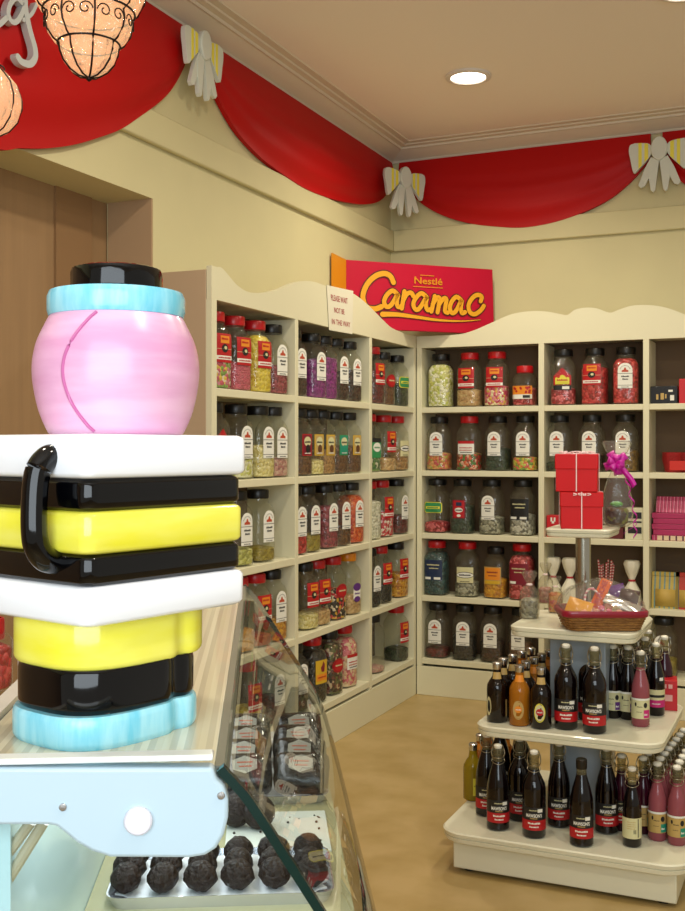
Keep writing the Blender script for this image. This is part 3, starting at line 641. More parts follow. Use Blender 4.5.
# ---------------------------------------------------------------- bottles
def liquid(name, c, clear=0):
    m = mat(name, c, .07, coat=.15, spec=.4)
    if clear and not m.get('done'):
        m['done'] = 1; nt = m.node_tree; b = nt.nodes['Principled BSDF']; o = nt.nodes['Material Output']
        tr = nt.nodes.new('ShaderNodeBsdfTransparent'); tr.inputs[0].default_value = lin(c); mx = nt.nodes.new('ShaderNodeMixShader'); mx.inputs[0].default_value = clear
        nt.links.new(b.outputs[0], mx.inputs[1]); nt.links.new(tr.outputs[0], mx.inputs[2]); nt.links.new(mx.outputs[0], o.inputs[0])
    return m
NECK = glassy('bottle_neck_glass', 'D8D4B8', haze=.3, body='8A8468', rough=.08, bump=.2, bscale=60)
WIRE = mat('bail_wire', 'A8A08A', .35, metal=1)
CER = mat('ceramic_stopper', 'E4E2D4', .3, coat=.5)
LIQ = dict(dark=liquid('dark_cordial','0B0405'), cola=liquid('cola','120805'), orange=liquid('orange_squash','B8741C',.3), yellow=liquid('lemon_drink','A89220',.35), pink=liquid('pink_lemonade','B4626C',.4), amber=liquid('amber_drink','A85E10',.3), plum=liquid('plum_cordial','3A0E20',.1))
SH = {
 'slender': (.25, .0335, [(0,.004),(.026,0),(.0335,.006),(.0335,.115),(.0315,.135),(.0255,.162),(.0185,.185),(.0145,.2)], [(.0145,.2),(.0135,.225),(.0155,.228),(.0155,.236),(.012,.238)]),
 'shouldered': (.25, .034, [(0,.004),(.027,0),(.034,.006),(.034,.14),(.0315,.155),(.022,.175),(.0165,.185),(.0145,.195)], [(.0145,.195),(.0135,.225),(.0155,.228),(.0155,.236),(.012,.238)]),
 'fat': (.18, .031, [(0,.004),(.025,0),(.031,.005),(.031,.10),(.0295,.112),(.022,.126),(.0145,.136),(.0125,.15),(.0125,.166)], None),
 'slim': (.222, .0265, [(0,.004),(.021,0),(.0265,.005),(.0265,.105),(.0245,.125),(.0175,.15),(.0135,.165),(.0125,.175)], [(.0125,.175),(.012,.2),(.0135,.203),(.0135,.21),(.010,.212)]),
}
def wrap(r, z): return lambda x, y: (r*math.sin(x/r), -r*math.cos(x/r), z+y)
def m_blabel(kind, r):
    mb = MB(); R0 = r+.0006
    ix = ['white','ink','black','red','cream','purple','magenta','teal','lemon','orange','gold']; mats = [PAPER, INK]+[LC[k] for k in ix[2:]]
    def band(a0, a1, z0, z1, c, l=0):
        q = R0+l*.0003; mb.grid(lambda u, v: (q*math.sin(a0+(a1-a0)*u), -q*math.cos(a0+(a1-a0)*u), z0+(z1-z0)*v), 10, 1, ix.index(c))
    def oval(cx, cz, a, b, c, l=0):
        q = R0+l*.0003; mb.add([(q*math.sin((cx+a*math.cos(2*PI*i/24))/q), -q*math.cos((cx+a*math.cos(2*PI*i/24))/q), cz+b*math.sin(2*PI*i/24)) for i in range(24)], [tuple(range(24))], ix.index(c))
    rr = random.Random(3)
    def words(x0, x1, z, hh, c, l):
        x = x0
        while x < x1-.001: q = min(x1, x+rr.uniform(.002,.004)); band(x/R0, q/R0, z, z+hh*rr.uniform(.6,1), c, l); x = q+.0008
    if kind == 'maker':
        band(-1.35, 1.35, .026, .092, 'black', 0); band(-1.3, 1.3, .026, .055, 'red', 1)
        f = wrap(R0+.0006, .068); add_text(mb, "MAWSON'S", .048, .0095, f, 0, .03); words(-.014, .014, .082, .0035, 'cream', 2)
        words(-.018, .018, .044, .0055, 'white', 2); words(-.013, .013, .034, .005, 'white', 2); band(.30, .75, .078, .088, 'white', 2); words(-.011,.011,.059,.003,'gold',2)
    elif kind == 'beige_purple' or kind == 'beige_green' or kind == 'beige_pink':
        c = {'beige_purple':'purple','beige_green':'teal','beige_pink':'magenta'}[kind]
        band(-1.4, 1.4, .026, .082, 'gold' if kind == 'beige_green' else 'cream', 0); band(.45, 1.25, .028, .052, c, 1); oval(.018, .066, .006, .008, 'ink', 1); oval(-.012,.068,.003,.006,'ink',1)
        words(-.008, .008, .06, .003, 'ink', 1); band(-1.4, 1.4, .080, .086, 'white', 1); words(-.009, .006, .045, .002, 'ink', 1); words(.014, .024, .036, .006, 'white', 2)
    elif kind == 'plain_back':
        band(-1.4, 1.4, .026, .084, 'cream', 0); band(.62, .72, .03, .082, 'ink', 1)
        for z in (.072,.066,.06,.054): words(-.014, .01, z, .002, 'gold', 1)
        for i in range(6): band(.15+.05*i, .17+.05*i, .04, .052, 'ink', 1)
    elif kind == 'dark_pink_label':
        band(-1.4, 1.4, .05, .082, 'cream', 0); band(-1.4, 1.4, .028, .05, 'magenta', 0); band(-1.2, 1.2, .058, .066, 'ink', 1); words(-.012,.014,.037,.004,'white',1); band(.4,.9,.11,.12,'white',0)
    elif kind in ('oval_orange','oval_maroon'):
        oval(-.004, .05, .017, .028, 'lemon' if kind == 'oval_maroon' else 'gold', 0); oval(-.004, .05, .0145, .024, 'cream' if kind == 'oval_maroon' else 'gold', 1)
        oval(-.004, .052, .011, .010, 'red' if kind == 'oval_maroon' else 'orange', 2); words(-.011, .004, .05, .004, 'white', 3)
    elif kind == 'yellow_strip': band(.0, .9, .02, .075, 'lemon', 0); words(.004, .02, .05, .003, 'ink', 1)
    elif kind == 'side_oval': band(.95, 1.25, .02, .07, 'gold', 0); oval(-.028, .05, .010, .028, 'cream', 0); oval(-.028,.05,.006,.018,'ink',1)
    return mb.mesh('label', mats, 60)
def m_neckfoil(r, z, c):
    mb = MB(); mb.lathe([(r,z-.013),(r+.0005,z-.012),(r+.0005,z+.012),(r,z+.013)], 20); 
    return mb.mesh('neck_label', c, 40)
BCACHE = {}
def bottle(p, shape, liq, lab, label, group, cap='swing', turn=0.0):
    h, r, body, neck = SH[shape]
    t = thing('drink_bottle', label, 'bottle', p, math.atan2(-p[0], p[1])+turn, group)
    put('bottle_body', cached(('bb',shape,liq), lambda: (lambda m: m.mesh('bottle_body', LIQ[liq], 50))(MB().lathe(body, 24))), t)
    if neck:
        put('bottle_neck', cached(('bn',shape), lambda: (lambda m: m.mesh('bottle_neck', NECK, 50))(MB().lathe(neck, 20))), t)
    def swing():
        mb = MB(); a = body[-1][1] if not neck else neck[1][1]; z = neck[-1][1]
        mb.lathe([(.0105,z),(.0125,z+.003),(.0125,z+.008),(.009,z+.012),(0,z+.0135)], 16); return mb.mesh('stopper', CER, 40)
    def wires():
        mb = MB(); z = neck[-1][1]; zb = neck[0][1]+.008; R = .0160
        mb.tube([(R*math.cos(2*PI*i/16), R*math.sin(2*PI*i/16), zb+.004) for i in range(16)], .0011, 6, closed=True)
        for s in (-1, 1): mb.tube(smooth_path([(s*R,0,zb+.004),(s*(R+.003),-.002,zb+.014),(s*(R+.002),0,z-.006),(s*.012,0,z+.009),(0,0,z+.012)], 4), .0020, 6)
        mb.tube(smooth_path([(-R,-.001,zb+.004),(-R-.002,-.010,zb-.008),(0,-.019,zb-.014),(R+.002,-.010,zb-.008),(R,-.001,zb+.004)], 4), .0011, 6)
        return mb.mesh('wire_bail', WIRE, 60)
    if cap == 'swing':
        put('stopper', cached(('st',shape), swing), t); put('wire_bail', cached(('wr',shape), wires), t)
    elif cap == 'crown':
        put('crown_cap', cached(('cc',shape), lambda: MB().lathe([(.0125,h-.022),(.0135,h-.02),(.0135,h-.006),(.0148,h-.006),(.0145,h-.002),(.012,h),(0,h)], 20).mesh('crown_cap', SILVER, 40)), t)
    else:
        z = neck[-1][1]; put('screw_cap', cached(('sc',shape), lambda: MB().lathe([(.0150,z-.022),(.0158,z-.02),(.0158,z+.004),(.014,z+.006),(0,z+.006)], 20).mesh('screw_cap', BLACKP, 40)), t)
    if lab: put('label', cached(('bl',lab,round(r,4)), lambda: m_blabel(lab, r)), t)
    if shape == 'fat' and liq != 'yellow':
        def nl():
            mb = MB(); q = .0165
            mb.grid(lambda u, v: ((.0145+.004*(1-v))*math.sin(-.8+1.6*u), -(.0145+.004*(1-v))*math.cos(-.8+1.6*u), .131+.02*v), 8, 2)
            return mb.mesh('neck_label', LC['orange'] if liq != 'cola' else LC['gold'], 60)
        put('neck_label', cached(('nl',liq), nl), t)
    return t
def bpos(u, v, z): return at_z(u, v, z)
PLACED = []
def B(u, v, tierz, shape, liq, lab, label, group, cap='swing', turn=0.0, pos=None):
    p = pos if pos else bpos(u, v, tierz)
    r = SH[shape][1]
    for q, rr in PLACED:                       # keep bottles from touching
        d = (Vector(p[:2])-Vector(q[:2]))
        if abs(q[2]-p[2]) < .01 and d.length < r+rr+.001:
            print('CLOSE', label, round(d.length,3), round(r+rr,3))
    PLACED.append((tuple(p), r)); return bottle(p, shape, liq, lab, label, group, cap, turn)
Z1, Z2 = TZ[1], TZ[0]
g1 = 'bottles on the middle tier of the stand'; g2 = 'bottles on the bottom tier of the stand'
B(566,728,Z1,'shouldered','dark','maker','dark swing-top cordial bottle, left front one of the pair on middle tier',g1)
B(594.5,732,Z1,'shouldered','dark','maker','dark swing-top cordial bottle, right front one of the pair on middle tier',g1,turn=-.1)
B(573.5,715,Z1,'shouldered','dark','maker','dark swing-top bottle directly behind left cordial of middle-tier pair',g1,turn=.1)
B(588,719,Z1,'shouldered','dark','maker','dark swing-top bottle directly behind right cordial of middle-tier pair',g1)
B(497,721,Z1,'fat','cola','side_oval','squat black bottle with silver cap, leftmost on middle tier front',g1,'crown')
B(519.5,724.5,Z1,'fat','orange','oval_orange','squat orange drink bottle with yellow oval label on middle tier',g1,'crown')
B(541,727.5,Z1,'fat','cola','oval_maroon','squat black bottle with cream and red oval label on middle tier',g1,'crown')
f0 = bpos(497,721,Z1); k = 0
ways = ['second','third','fourth','fifth']
for i in range(1, 5):
    B(0,0,Z1,'fat','cola' if i != 3 else 'amber',None,f'squat dark bottle, {ways[i-1]} back in the left row of middle tier',g1,'crown',pos=(f0.x-.012+.012*i, f0.y+.068*i, Z1))
f0 = bpos(519.5,724.5,Z1)
for i in range(1, 5):
    B(0,0,Z1,'fat','cola' if i % 2 else 'orange','oval_orange',f'squat bottle, {ways[i-1]} back behind the orange drink on middle tier',g1,'crown',pos=(f0.x-.006+.008*i, f0.y+.068*i, Z1))
B(0,0,Z1,'fat','orange','oval_orange','squat orange bottle just behind the cream and red oval label bottle',g1,'crown',pos=(bpos(541,727.5,Z1).x-.005, bpos(541,727.5,Z1).y+.07, Z1)) if False else None
B(613,717,Z1,'slim','dark','beige_purple','dark slim bottle with beige and purple label, right of cordial pair',g1,turn=-.2)
B(628,718.5,Z1,'slim','dark','beige_purple','dark slim purple-label bottle partly behind the pink bottle, middle tier',g1,turn=-.2)
B(640.5,725.5,Z1,'slim','pink','beige_pink','pink swing-top bottle with beige label at front of middle tier',g1,turn=-.1)
B(656,714.5,Z1,'slim','dark','dark_pink_label','dark slim bottle with magenta label band, right of pink bottle',g1)
B(664.5,705,Z1,'slim','plum','beige_pink','plum bottle beside the small red box on middle tier',g1)
for i, (u, v, l) in enumerate([(618,706,'dark'),(632,707,'dark'),(645,706.5,'dark'),(623,697,'plum'),(636,697.5,'plum'),(648,697,'dark')]):
    B(u, v, Z1, 'slim', l, 'beige_purple', ['dark slim bottle, left one of second row, right side of middle tier','dark slim bottle, centre of second row, right side of middle tier','dark slim bottle, right one of second row, right side of middle tier','plum slim bottle, left one of back row, right side of middle tier','plum slim bottle, centre of back row, right side of middle tier','dark slim bottle, right one of back row, right side of middle tier'][i], g1)
# bottom tier
B(498,828,Z2,'slender','dark','maker','slender dark cordial bottle, front left of the bottom tier',g2,turn=.1)
B(534,835.5,Z2,'shouldered','dark','maker','shouldered dark cordial bottle with swing stopper, second in bottom tier front row',g2)
B(559,825,Z2,'slender','dark','maker','slender dark swing-top cordial bottle standing before the blue-grey column',g2)
B(581.5,844,Z2,'slender','dark','maker','dark cordial bottle with black screw cap, bottom tier front',g2,'screw')
B(606.5,831.5,Z2,'slender','dark','maker','slender dark cordial bottle right of the blue-grey column, bottom tier',g2,turn=.15)
B(486.5,814,Z2,'slender','dark','maker','slender dark cordial half hidden behind the front left bottle, bottom tier',g2)
B(519.5,819,Z2,'shouldered','dark','maker','dark cordial half hidden behind second front bottle, bottom tier',g2)
B(473,799,Z2,'fat','yellow','yellow_strip','small yellow lemon drink bottle at left edge of bottom tier',g2,'crown')
B(480,788,Z2,'fat','amber','yellow_strip','small amber drink bottle behind the yellow one, bottom tier',g2,'crown')
B(487,778,Z2,'fat','amber','yellow_strip','small amber drink bottle, third back at left edge of bottom tier',g2,'crown')
B(500,796,Z2,'slender','dark','maker','dark cordial in the third row, left of column, bottom tier',g2)
B(521,798,Z2,'shouldered','dark','maker','dark cordial in the third row, nearest the column, bottom tier',g2)
B(506,784,Z2,'fat','amber','oval_orange','small amber bottle deep in the left back of bottom tier',g2,'crown')
B(632,845,Z2,'slim','dark','plain_back','dark slim bottle showing its cream back label, bottom tier front',g2)
B(621.5,829,Z2,'slim','plum','maker','plum bottle with black and red label behind cream-labelled one, bottom tier',g2)
B(657.5,839,Z2,'slim','pink','beige_green','pink lemonade bottle with green-cornered label, left front of its rows',g2,turn=-.1)
B(0,0,Z2,'slim','pink','beige_green','pink lemonade bottle with green-cornered label, right front of its rows',g2,turn=-.1,pos=tuple(bpos(677,843.5,Z2)))
pa = bpos(657.5,839,Z2); pb = bpos(677,843.5,Z2); pc = bpos(643,832,Z2)
B(0,0,Z2,'slim','plum','beige_green','plum bottle between cream-labelled bottle and the pink rows, bottom tier',g2,pos=tuple(pc))
wd = ['second','third','fourth','fifth','sixth','seventh','eighth','ninth']
for i in range(8):
    if i < 7: B(0,0,Z2,'slim','pink' if i < 3 else 'plum','beige_green',f'swing-top bottle, {wd[i]} back in the left pink row, bottom tier',g2,pos=(pa.x+.004*i, pa.y+.059*(i+1), Z2))
    B(0,0,Z2,'slim','pink' if i < 5 else 'plum','beige_green',f'swing-top bottle, {wd[i]} back in the right pink row, bottom tier',g2,pos=(pb.x+.002*i, pb.y+.059*(i+1), Z2))
    if i < 5: B(0,0,Z2,'slim','plum','beige_green',f'swing-top bottle, {wd[i]} back in the plum row, bottom tier',g2,pos=(pc.x+.006+.006*i, pc.y+.060*(i+1), Z2))
# small red box on middle tier
CARD = mat('red_card', 'C01422', .4)
t = thing('carton', 'small red printed box at the right back of middle tier', 'box', (SX+.215, 3.555, Z1), math.radians(8))
mb = MB(); mb.box(-.045, .045, -.04, .04, 0, .095); mb.build('box_body', CARD, t, bevel=.002)
mb = MB()
for i in range(4): mb.box(-.036+.018*i, -.024+.018*i, -.0412, -.0402, .070, .083)
mb.box(-.02,.03,-.0412,-.0402,.03,.05); mb.build('printed_marks', mat('pale_pink_print','E0A8A0',.5), t)
# ---------------------------------------------------------------- gift boxes with string
GR = mat('gift_red', 'C80408', .45, spec=.25); STR = mat('white_string', 'F0D8D8', .6)
def giftbox(loc, rz, s, h, label):
    t = thing('gift_box', label, 'box', loc, rz, 'red gift boxes on the top tier')
    mb = MB(); mb.box(-s, s, -s, s, 0, h*.72); mb.build('box_base', GR, t, bevel=.002)
    mb = MB(); mb.box(-s-.0025, s+.0025, -s-.0025, s+.0025, h*.60, h); mb.build('box_lid', GR, t, bevel=.002)
    mb = MB(); d = s+.0045
    for q in (-.002,):
        mb.box(-.0015, .0015, -d, -d+.0015, 0.001, h); mb.box(-.0015, .0015, d-.0015, d, 0.001, h); mb.box(-d, -d+.0015, -.0015, .0015, 0.001, h); mb.box(d-.0015, d, -.0015, .0015, 0.001, h)
        mb.box(-d, d, -.0015, .0015, h-.0005, h+.001); mb.box(-.0015, .0015, -d, d, h-.0005, h+.001)
    mb.build('string', STR, t)
    return t, d
t1, d = giftbox((-.692, 3.345, TZ[3]), math.radians(14), .062, .112, 'lower red gift box tied with white string, on the top tier')
t2, d = giftbox((-.702, 3.343, TZ[3]+.1135), math.radians(9), .062, .115, 'upper red gift box tied with string, stacked on the other')
for t_, h in ((t2, .115),):
    mb = MB(); rr = random.Random(4)
    for k in range(7):
        x = -.05+.015*k; pts = [(x+.006*math.cos(q*.9)+.0012*q, -.045+.01*math.sin(k)+.006*math.sin(q*.9), h+.004+.004*math.sin(q*.45+k)) for q in range(14)]
        mb.tube(pts, .0017, 5)
    mb.build('curled_ribbon', STR, t_)
mb = MB()
for k in range(4): mb.tube([(-.02+.014*k+.005*math.cos(q*.9), -.0675+.003*math.sin(q*.9), .106+.003*math.sin(q*.5+k)) for q in range(12)], .0014, 5)
mb.build('curled_ribbon', STR, t1)
# cellophane gift with magenta bow
CEL = glassy('cellophane', 'FAFAF6', haze=.05, rough=.04, ior=1.5, bump=.9, bscale=25)
MAGR = mat('magenta_ribbon', 'C0149A', .3, coat=.3)
t = thing('cellophane_gift', 'cellophane gift parcel with magenta ribbon bow behind the red gift boxes', 'gift', (-.600, 3.452, TZ[3]))
mb = MB(); mb.lathe([(0,.002),(.03,.0),(.042,.01),(.046,.04),(.042,.09),(.03,.14),(.012,.185),(.006,.2),(.012,.212),(.03,.235),(.042,.262),(.036,.27)], 28, lobes=9, amp=.12); mb.f.pop(); mb.m.pop(); mb.build('wrapper', CEL, t, smooth=60)
mb = MB(); mb.lathe([(0,.006),(.026,.006),(.034,.012),(.036,.05),(.03,.058),(0,.062)], 20); mb.build('chocolate_treat', candy('treat', ['3A2410','5A4018','2A1A0A','6A7020'], 60), t)
mb = MB(); mb.ball((0,-.01,.07), .016, 10, sc=(1.3,1,.6)); mb.build('green_topping', mat('green_jelly','4A9A28',.4), t)
mb = MB(); rr = random.Random(9)
for k in range(9):
    a = 2*PI*k/9; el = .25+.5*(k % 3)/2; L = .034
    dx, dz = math.cos(a), math.sin(a)
    L *= 1.15 if k % 2 else .8; yo = -.006 if k % 2 else -.016
    c = [(0,yo,.2),(dx*L*.6,yo+.008,.2+dz*L*.6),(dx*L,yo-.006,.2+dz*L),(dx*L*.6,yo-.020,.2+dz*L*.6),(0,yo-.012,.2)]
    P_ = smooth_path(c, 4)
    mb.grid(lambda u, v: tuple(Vector(P_[round(u*(len(P_)-1))])+Vector((-dz,0,dx))*(v-.5)*(.010+.016*math.sin(PI*u))), len(P_)-1, 2)
mb.build('ribbon_bow', MAGR, t, solid=.0008)
mb = MB()
for (x0, x1, z1, w_) in ((.02,.052,.13,.014),):
    P_ = smooth_path([(.01,-.02,.195),(.03,-.024,.17),(.046,-.022,.15),(.058,-.024,.128)], 5)
    mb.grid(lambda u, v: tuple(Vector(P_[round(u*(len(P_)-1))])+Vector((.7,0,.7))*(v-.5)*.018), len(P_)-1, 1)
P_ = [(.03+.030*min(1,q/22)+.006*math.cos(q*.8), -.026+.006*math.sin(q*.8), .17-.0058*q) for q in range(36)]
mb.grid(lambda u, v: tuple(Vector(P_[round(u*35)])+Vector((0,0,1))*(v-.5)*.007), 35, 1)
P_ = [(.045+.020*math.sin(q*.35), -.03, .03-.004*q) for q in range(14)]
mb.grid(lambda u, v: tuple(Vector(P_[round(u*13)])+Vector((1,0,0))*(v-.5)*.002), 13, 1)
mb.build('curled_ribbon', MAGR, t, solid=.0008)
# ---------------------------------------------------------------- hamper on third tier
bc = Vector((-.615, 3.258, TZ[2])); hz = math.radians(24)
t = thing('gift_hamper', 'wicker gift hamper with maroon rim full of sweets, on the third tier', 'hamper', bc, hz)
WICK = mat('wicker', 'A87838', .6, stretch=(1,1,6), scale=60, col2='7A5020', bump=.8); MARO = mat('maroon_rim', '8A0E2C', .3, coat=.3)
mb = MB(); rings = []
for z, k in ((0,.84),(.012,.88),(.03,.94),(.046,1.0)): rings.append([(x, y, z+.001) for x, y in rrect(.122*k, .078*k, .028, 5)])
for z, k in ((.046,.95),(.008,.82)): rings.append([(x, y, z+.001) for x, y in rrect(.122*k, .078*k, .026, 5)])
mb.loft(rings); bk_ = mb.build('basket', WICK, t, smooth=50)
mb = MB()
for lvl in range(6):
    k = .86+.024*lvl; pts = rrect(.123*k, .079*k, .028, 8); n = len(pts)
    mb.tube([(x*(1+.012*(-1)**i), y*(1+.012*(-1)**i), .006+.0075*lvl) for i, (x, y) in enumerate(pts)], .0032, 5, closed=True)
mb.build('woven_canes', WICK, bk_)
mb = MB(); pts = rrect(.125, .081, .03, 6); mb.loft([[(x*k, y*k, z) for x, y in pts] for k, z in ((.985,.042),(1.02,.044),(1.03,.058),(1.0,.062),(.93,.060),(.91,.044))]+[[(x*.985,y*.985,.042) for x, y in pts]], cap=False); mb.build('rim', MARO, t, smooth=60)
mb = MB(); mb.loft([[(x*k, y*k, z) for x, y in pts] for k, z in ((.99,.060),(.93,.085),(.75,.115),(.45,.135),(.1,.150))]); 
mb.build('cellophane_wrap', CEL, t, smooth=70)
def pack(kind, loc, rot, sz, mats_, draw, label=None):
    o = put(kind, None, t)
def treat(name, sx, sy, cols, loc, rot, txt=None, tcol=None):
    mb = MB(); mb.grid(lambda u, v: ((u-.5)*sx, -.008*math.sin(PI*u)*math.sin(PI*v), (v-.5)*sy), 8, 8, 0); mb.grid(lambda u, v: ((.5-u)*sx, .008*math.sin(PI*u)*math.sin(PI*v), (v-.5)*sy), 8, 8, 0)
    if txt: add_text(mb, txt, sx*.8, sy*.22, lambda x, y: (x, -.0102, y), 1, .03)
    o = mb.build(name, cols, t, smooth=40); o.location = loc; o.rotation_euler = rot; return o
bz = .075
pr_ = treat('sweet_packet', .075, .055, [mat('packet_gold','E09A18',.3), MARO], (-.075,-.045,.066), (-.5,.25,-.5)); 
pr_ = treat('chocolate_bar', .034, .10, [mat('packet_orange','E0600C',.25), mat('packet_yellow','F0D020',.4)], (.0,.0,.10), (-.35,.35,-.45)); 
mb = MB(); add_text(mb, 'CRUNCHIE', .088, .016, lambda x, y: (-y, -.0105, x), 0, .03); q = mb.build('bar_lettering', mat('bar_red','B01010',.4), pr_, smooth=0)
treat('foil_packet', .11, .035, [mat('foil','E4E4E8',.15,metal=.9), INK], (.055,-.04,.078), (-.9,.3,-.5))
treat('sweet_packet', .06, .05, [mat('packet_brown','3A1A10',.3), mat('packet_yellow','F0D020',.4)], (.085,.0,.092), (-.5,.1,-.6))
treat('sweet_packet', .05, .05, [mat('packet_purple','6A3A88',.3), PAPER], (.06,.04,.10), (-.2,-.3,-.6))
mb = MB(); rr = random.Random(2)
for k in range(34): mb.ball((rr.uniform(-.09,.09), rr.uniform(-.06,.05), .045+rr.uniform(0,.018)), rr.uniform(.010,.015), 8, rr.choice([0,0,1,2]))
mb.build('loose_sweets', [mat('peach_sweet','E0A088',.4), mat('pink_sweet','D87088',.4), mat('cream_sweet','E8D8A8',.4)], t)['kind'] = 'stuff'
mb = MB(); mb.tube(smooth_path([(-.05,-.01,.06),(-.045,0,.10),(-.03,0,.118),(-.012,0,.108),(0,-.01,.088)], 5), .0035, 8); mb.build('candy_cane', stripes('cane_stripe', ['E8E0D8','D87888'], 2, .012), t)
# cellophane bag of glass bottle sweets at left of third tier, and pink bag
BG = glassy('bag_film', 'F6F4EC', haze=.12, body='B8B0A0', rough=.08, bump=.8, bscale=40)
def bag(loc, r, h, mats_, label, pal, fill):
    t = thing('sweet_bag', label, 'bag', loc, 0, 'cellophane bags on the third tier')
    mb = MB(); mb.lathe([(0,.001),(r*.9,0),(r,.01),(r*1.02,h*.35),(r*.95,h*.55),(r*.6,h*.66),(r*.25,h*.70),(r*.2,h*.73),(r*.5,h*.82),(r*.8,h*.95),(r*.7,h)], 26, e=2.6, lobes=11, amp=.09); mb.f.pop(); mb.m.pop(); mb.build('film', BG, t, smooth=60)
    mb = MB(); mb.lathe([(0,.003),(r*.86,.003),(r*.95,.01),(r*.95,h*fill),(r*.7,h*fill+.006),(0,h*fill+.008)], 22, e=2.6); mb.build('sweets', CAND[pal] if pal in CAND else pal, t)
    mb = MB(); mb.lathe([(r*.3,h*.695),(r*.36,h*.70),(r*.36,h*.725),(r*.3,h*.73)], 16); mb.build('tie', STR, t)
p = at_z(529.5, 618, TZ[2]); bag(p, .028, .15, None, 'clear cellophane bag of grey sweets at left edge of third tier', 'grey', .38)
p = at_z(545.5, 603, TZ[2]); bag(p, .024, .14, None, 'clear cellophane bag of pale sweets behind the grey bag', 'pale pink', .35)
p = at_z(557, 612, TZ[2]); bag((p.x-.003,p.y-.01,p.z), .022, .12, None, 'cellophane bag of pink and orange sweets left of hamper', 'orange and pink', .5)
# ---------------------------------------------------------------- other goods on the back shelving
def carton(u0, u1, y, z, h, dep, m, label, name='carton', extra=None, rz=0, group=None):
    a = at_y(u0, 400, y).x; b = at_y(u1, 400, y).x
    t = thing(name, label, 'box', ((a+b)/2, y+dep/2, z), rz, group); w_ = (b-a)/2
    mb = MB(); mb.box(-w_, w_, -dep/2, dep/2, 0, h); mb.build('box_body', m, t, bevel=.002)
    if extra: extra(t, w_, dep/2)
    return t
def front(t, items, d):
    for name, m, rects in items:
        mb = MB()
        for (x0,x1,z0,z1) in rects: mb.box(x0, x1, -d-.0012, -d-.0002, z0, z1)
        mb.build(name, m, t)
yb = FY+.03
carton(546.5, 559.5, yb, ZS[2], .105, .08, CARD, 'small red box left of the gift boxes, third shelf of back unit', extra=lambda t, w_, d: front(t, [('pale_emblem', PAPER, [(-.012,-.004,.075,.095),(.004,.012,.075,.095),(-.006,.006,.066,.078)])], d))
carton(625, 644.5, yb, ZS[2], .15, .1, mat('pale_card','CFCDB0',.5), 'pale box with dark window behind ribbon, third shelf of back unit', extra=lambda t, w_, d: front(t, [('dark_print', INK, [(-w_*.7,w_*.7,.03,.06),(-w_*.7,w_*.7,.08,.088),(-w_*.7,w_*.7,.10,.13)])], d))
carton(600, 623, yb+.01, ZS[2], .05, .09, mat('dark_maroon_card','5A1018',.5), 'low maroon box behind the gift parcel, third shelf of back unit')
carton(650.5, 677.5, yb, ZS[0], .083, .1, mat('black_card','0C0C10',.25,coat=.4), 'black chocolate box with gold pictures, top shelf right bay', extra=lambda t, w_, d: front(t, [('gold_pictures', LC['gold'], [(-.035,-.025,.02,.045),(-.015,.0,.02,.05),(.005,.012,.025,.045)]), ('pale_corner', PAPER, [(.02,.04,.055,.065),(.028,.046,.015,.04)])], d))
carton(679, 700, yb, ZS[0], .115, .1, CARD, 'red box cut by the photo edge, top shelf right bay')
# heart basket, row 2
t = thing('heart_basket', 'small red heart-shaped basket with a red packet, second shelf right bay', 'basket', (at_y(683,400,FY+.09).x, FY+.1, ZS[1]))
def heart(s): return [(s*16*math.sin(a)**3/16, s*(13*math.cos(a)-5*math.cos(2*a)-2*math.cos(3*a)-math.cos(4*a))/16*.8) for a in [2*PI*i/32 for i in range(32)]]
mb = MB(); mb.loft([[(x, y, z) for x, y in heart(s)] for s, z in ((.085,0),(.1,.06),(.098,.095),(.088,.095),(.075,.01))]); mb.build('basket', mat('red_wicker','A01018',.5,stretch=(1,1,8),scale=50,bump=.8), t)
mb = MB(); mb.box(-.05,.04,-.093,-.085,.012,.055); mb.build('red_packet', mat('bright_red_packet','C82818',.3), t)
# row 3 stack of striped boxes
ST = stripes('magenta_stripes', ['A01850','D87898','8A1040','B83060'], 0, .016, coat=.2); PK = mat('magenta_card','A8285A',.4)
stk = at_y(668,400,yb).x
for i in range(6):
    t = thing('chocolate_box', f'flat magenta box, {["bottom one","second from bottom","third from bottom","fourth from bottom","fifth from bottom","topmost, propped upright,"][i]} in the stack of third shelf', 'box', (stk+(.004 if i%2 else -.002)+.012, yb+.06, ZS[2]+.026*i), 0, 'magenta chocolate boxes on the third shelf')
    mb = MB()
    if i < 5: mb.box(-.085,.085,-.05,.05,0,.025)
    else: mb.add([(-.075,-.035,0),(.075,-.035,0),(.075,.03,0),(-.075,.03,0),(-.075,.0,.075),(.075,.0,.075),(.075,.045,.07),(-.075,.045,.07)], [(0,3,2,1),(4,5,6,7),(0,1,5,4),(1,2,6,5),(2,3,7,6),(3,0,4,7)])
    mb.build('box_body', ST if i in (0,5) else PK, t, bevel=.002)
    if i == 0:
        mb = MB(); mb.box(-.06,.07,-.0512,-.0502,.002,.023); mb.build('pale_window', stripes('pale_stripes',['D8C0A0','D8C0A0','D8C0A0','4A1830'],0,.03), t)
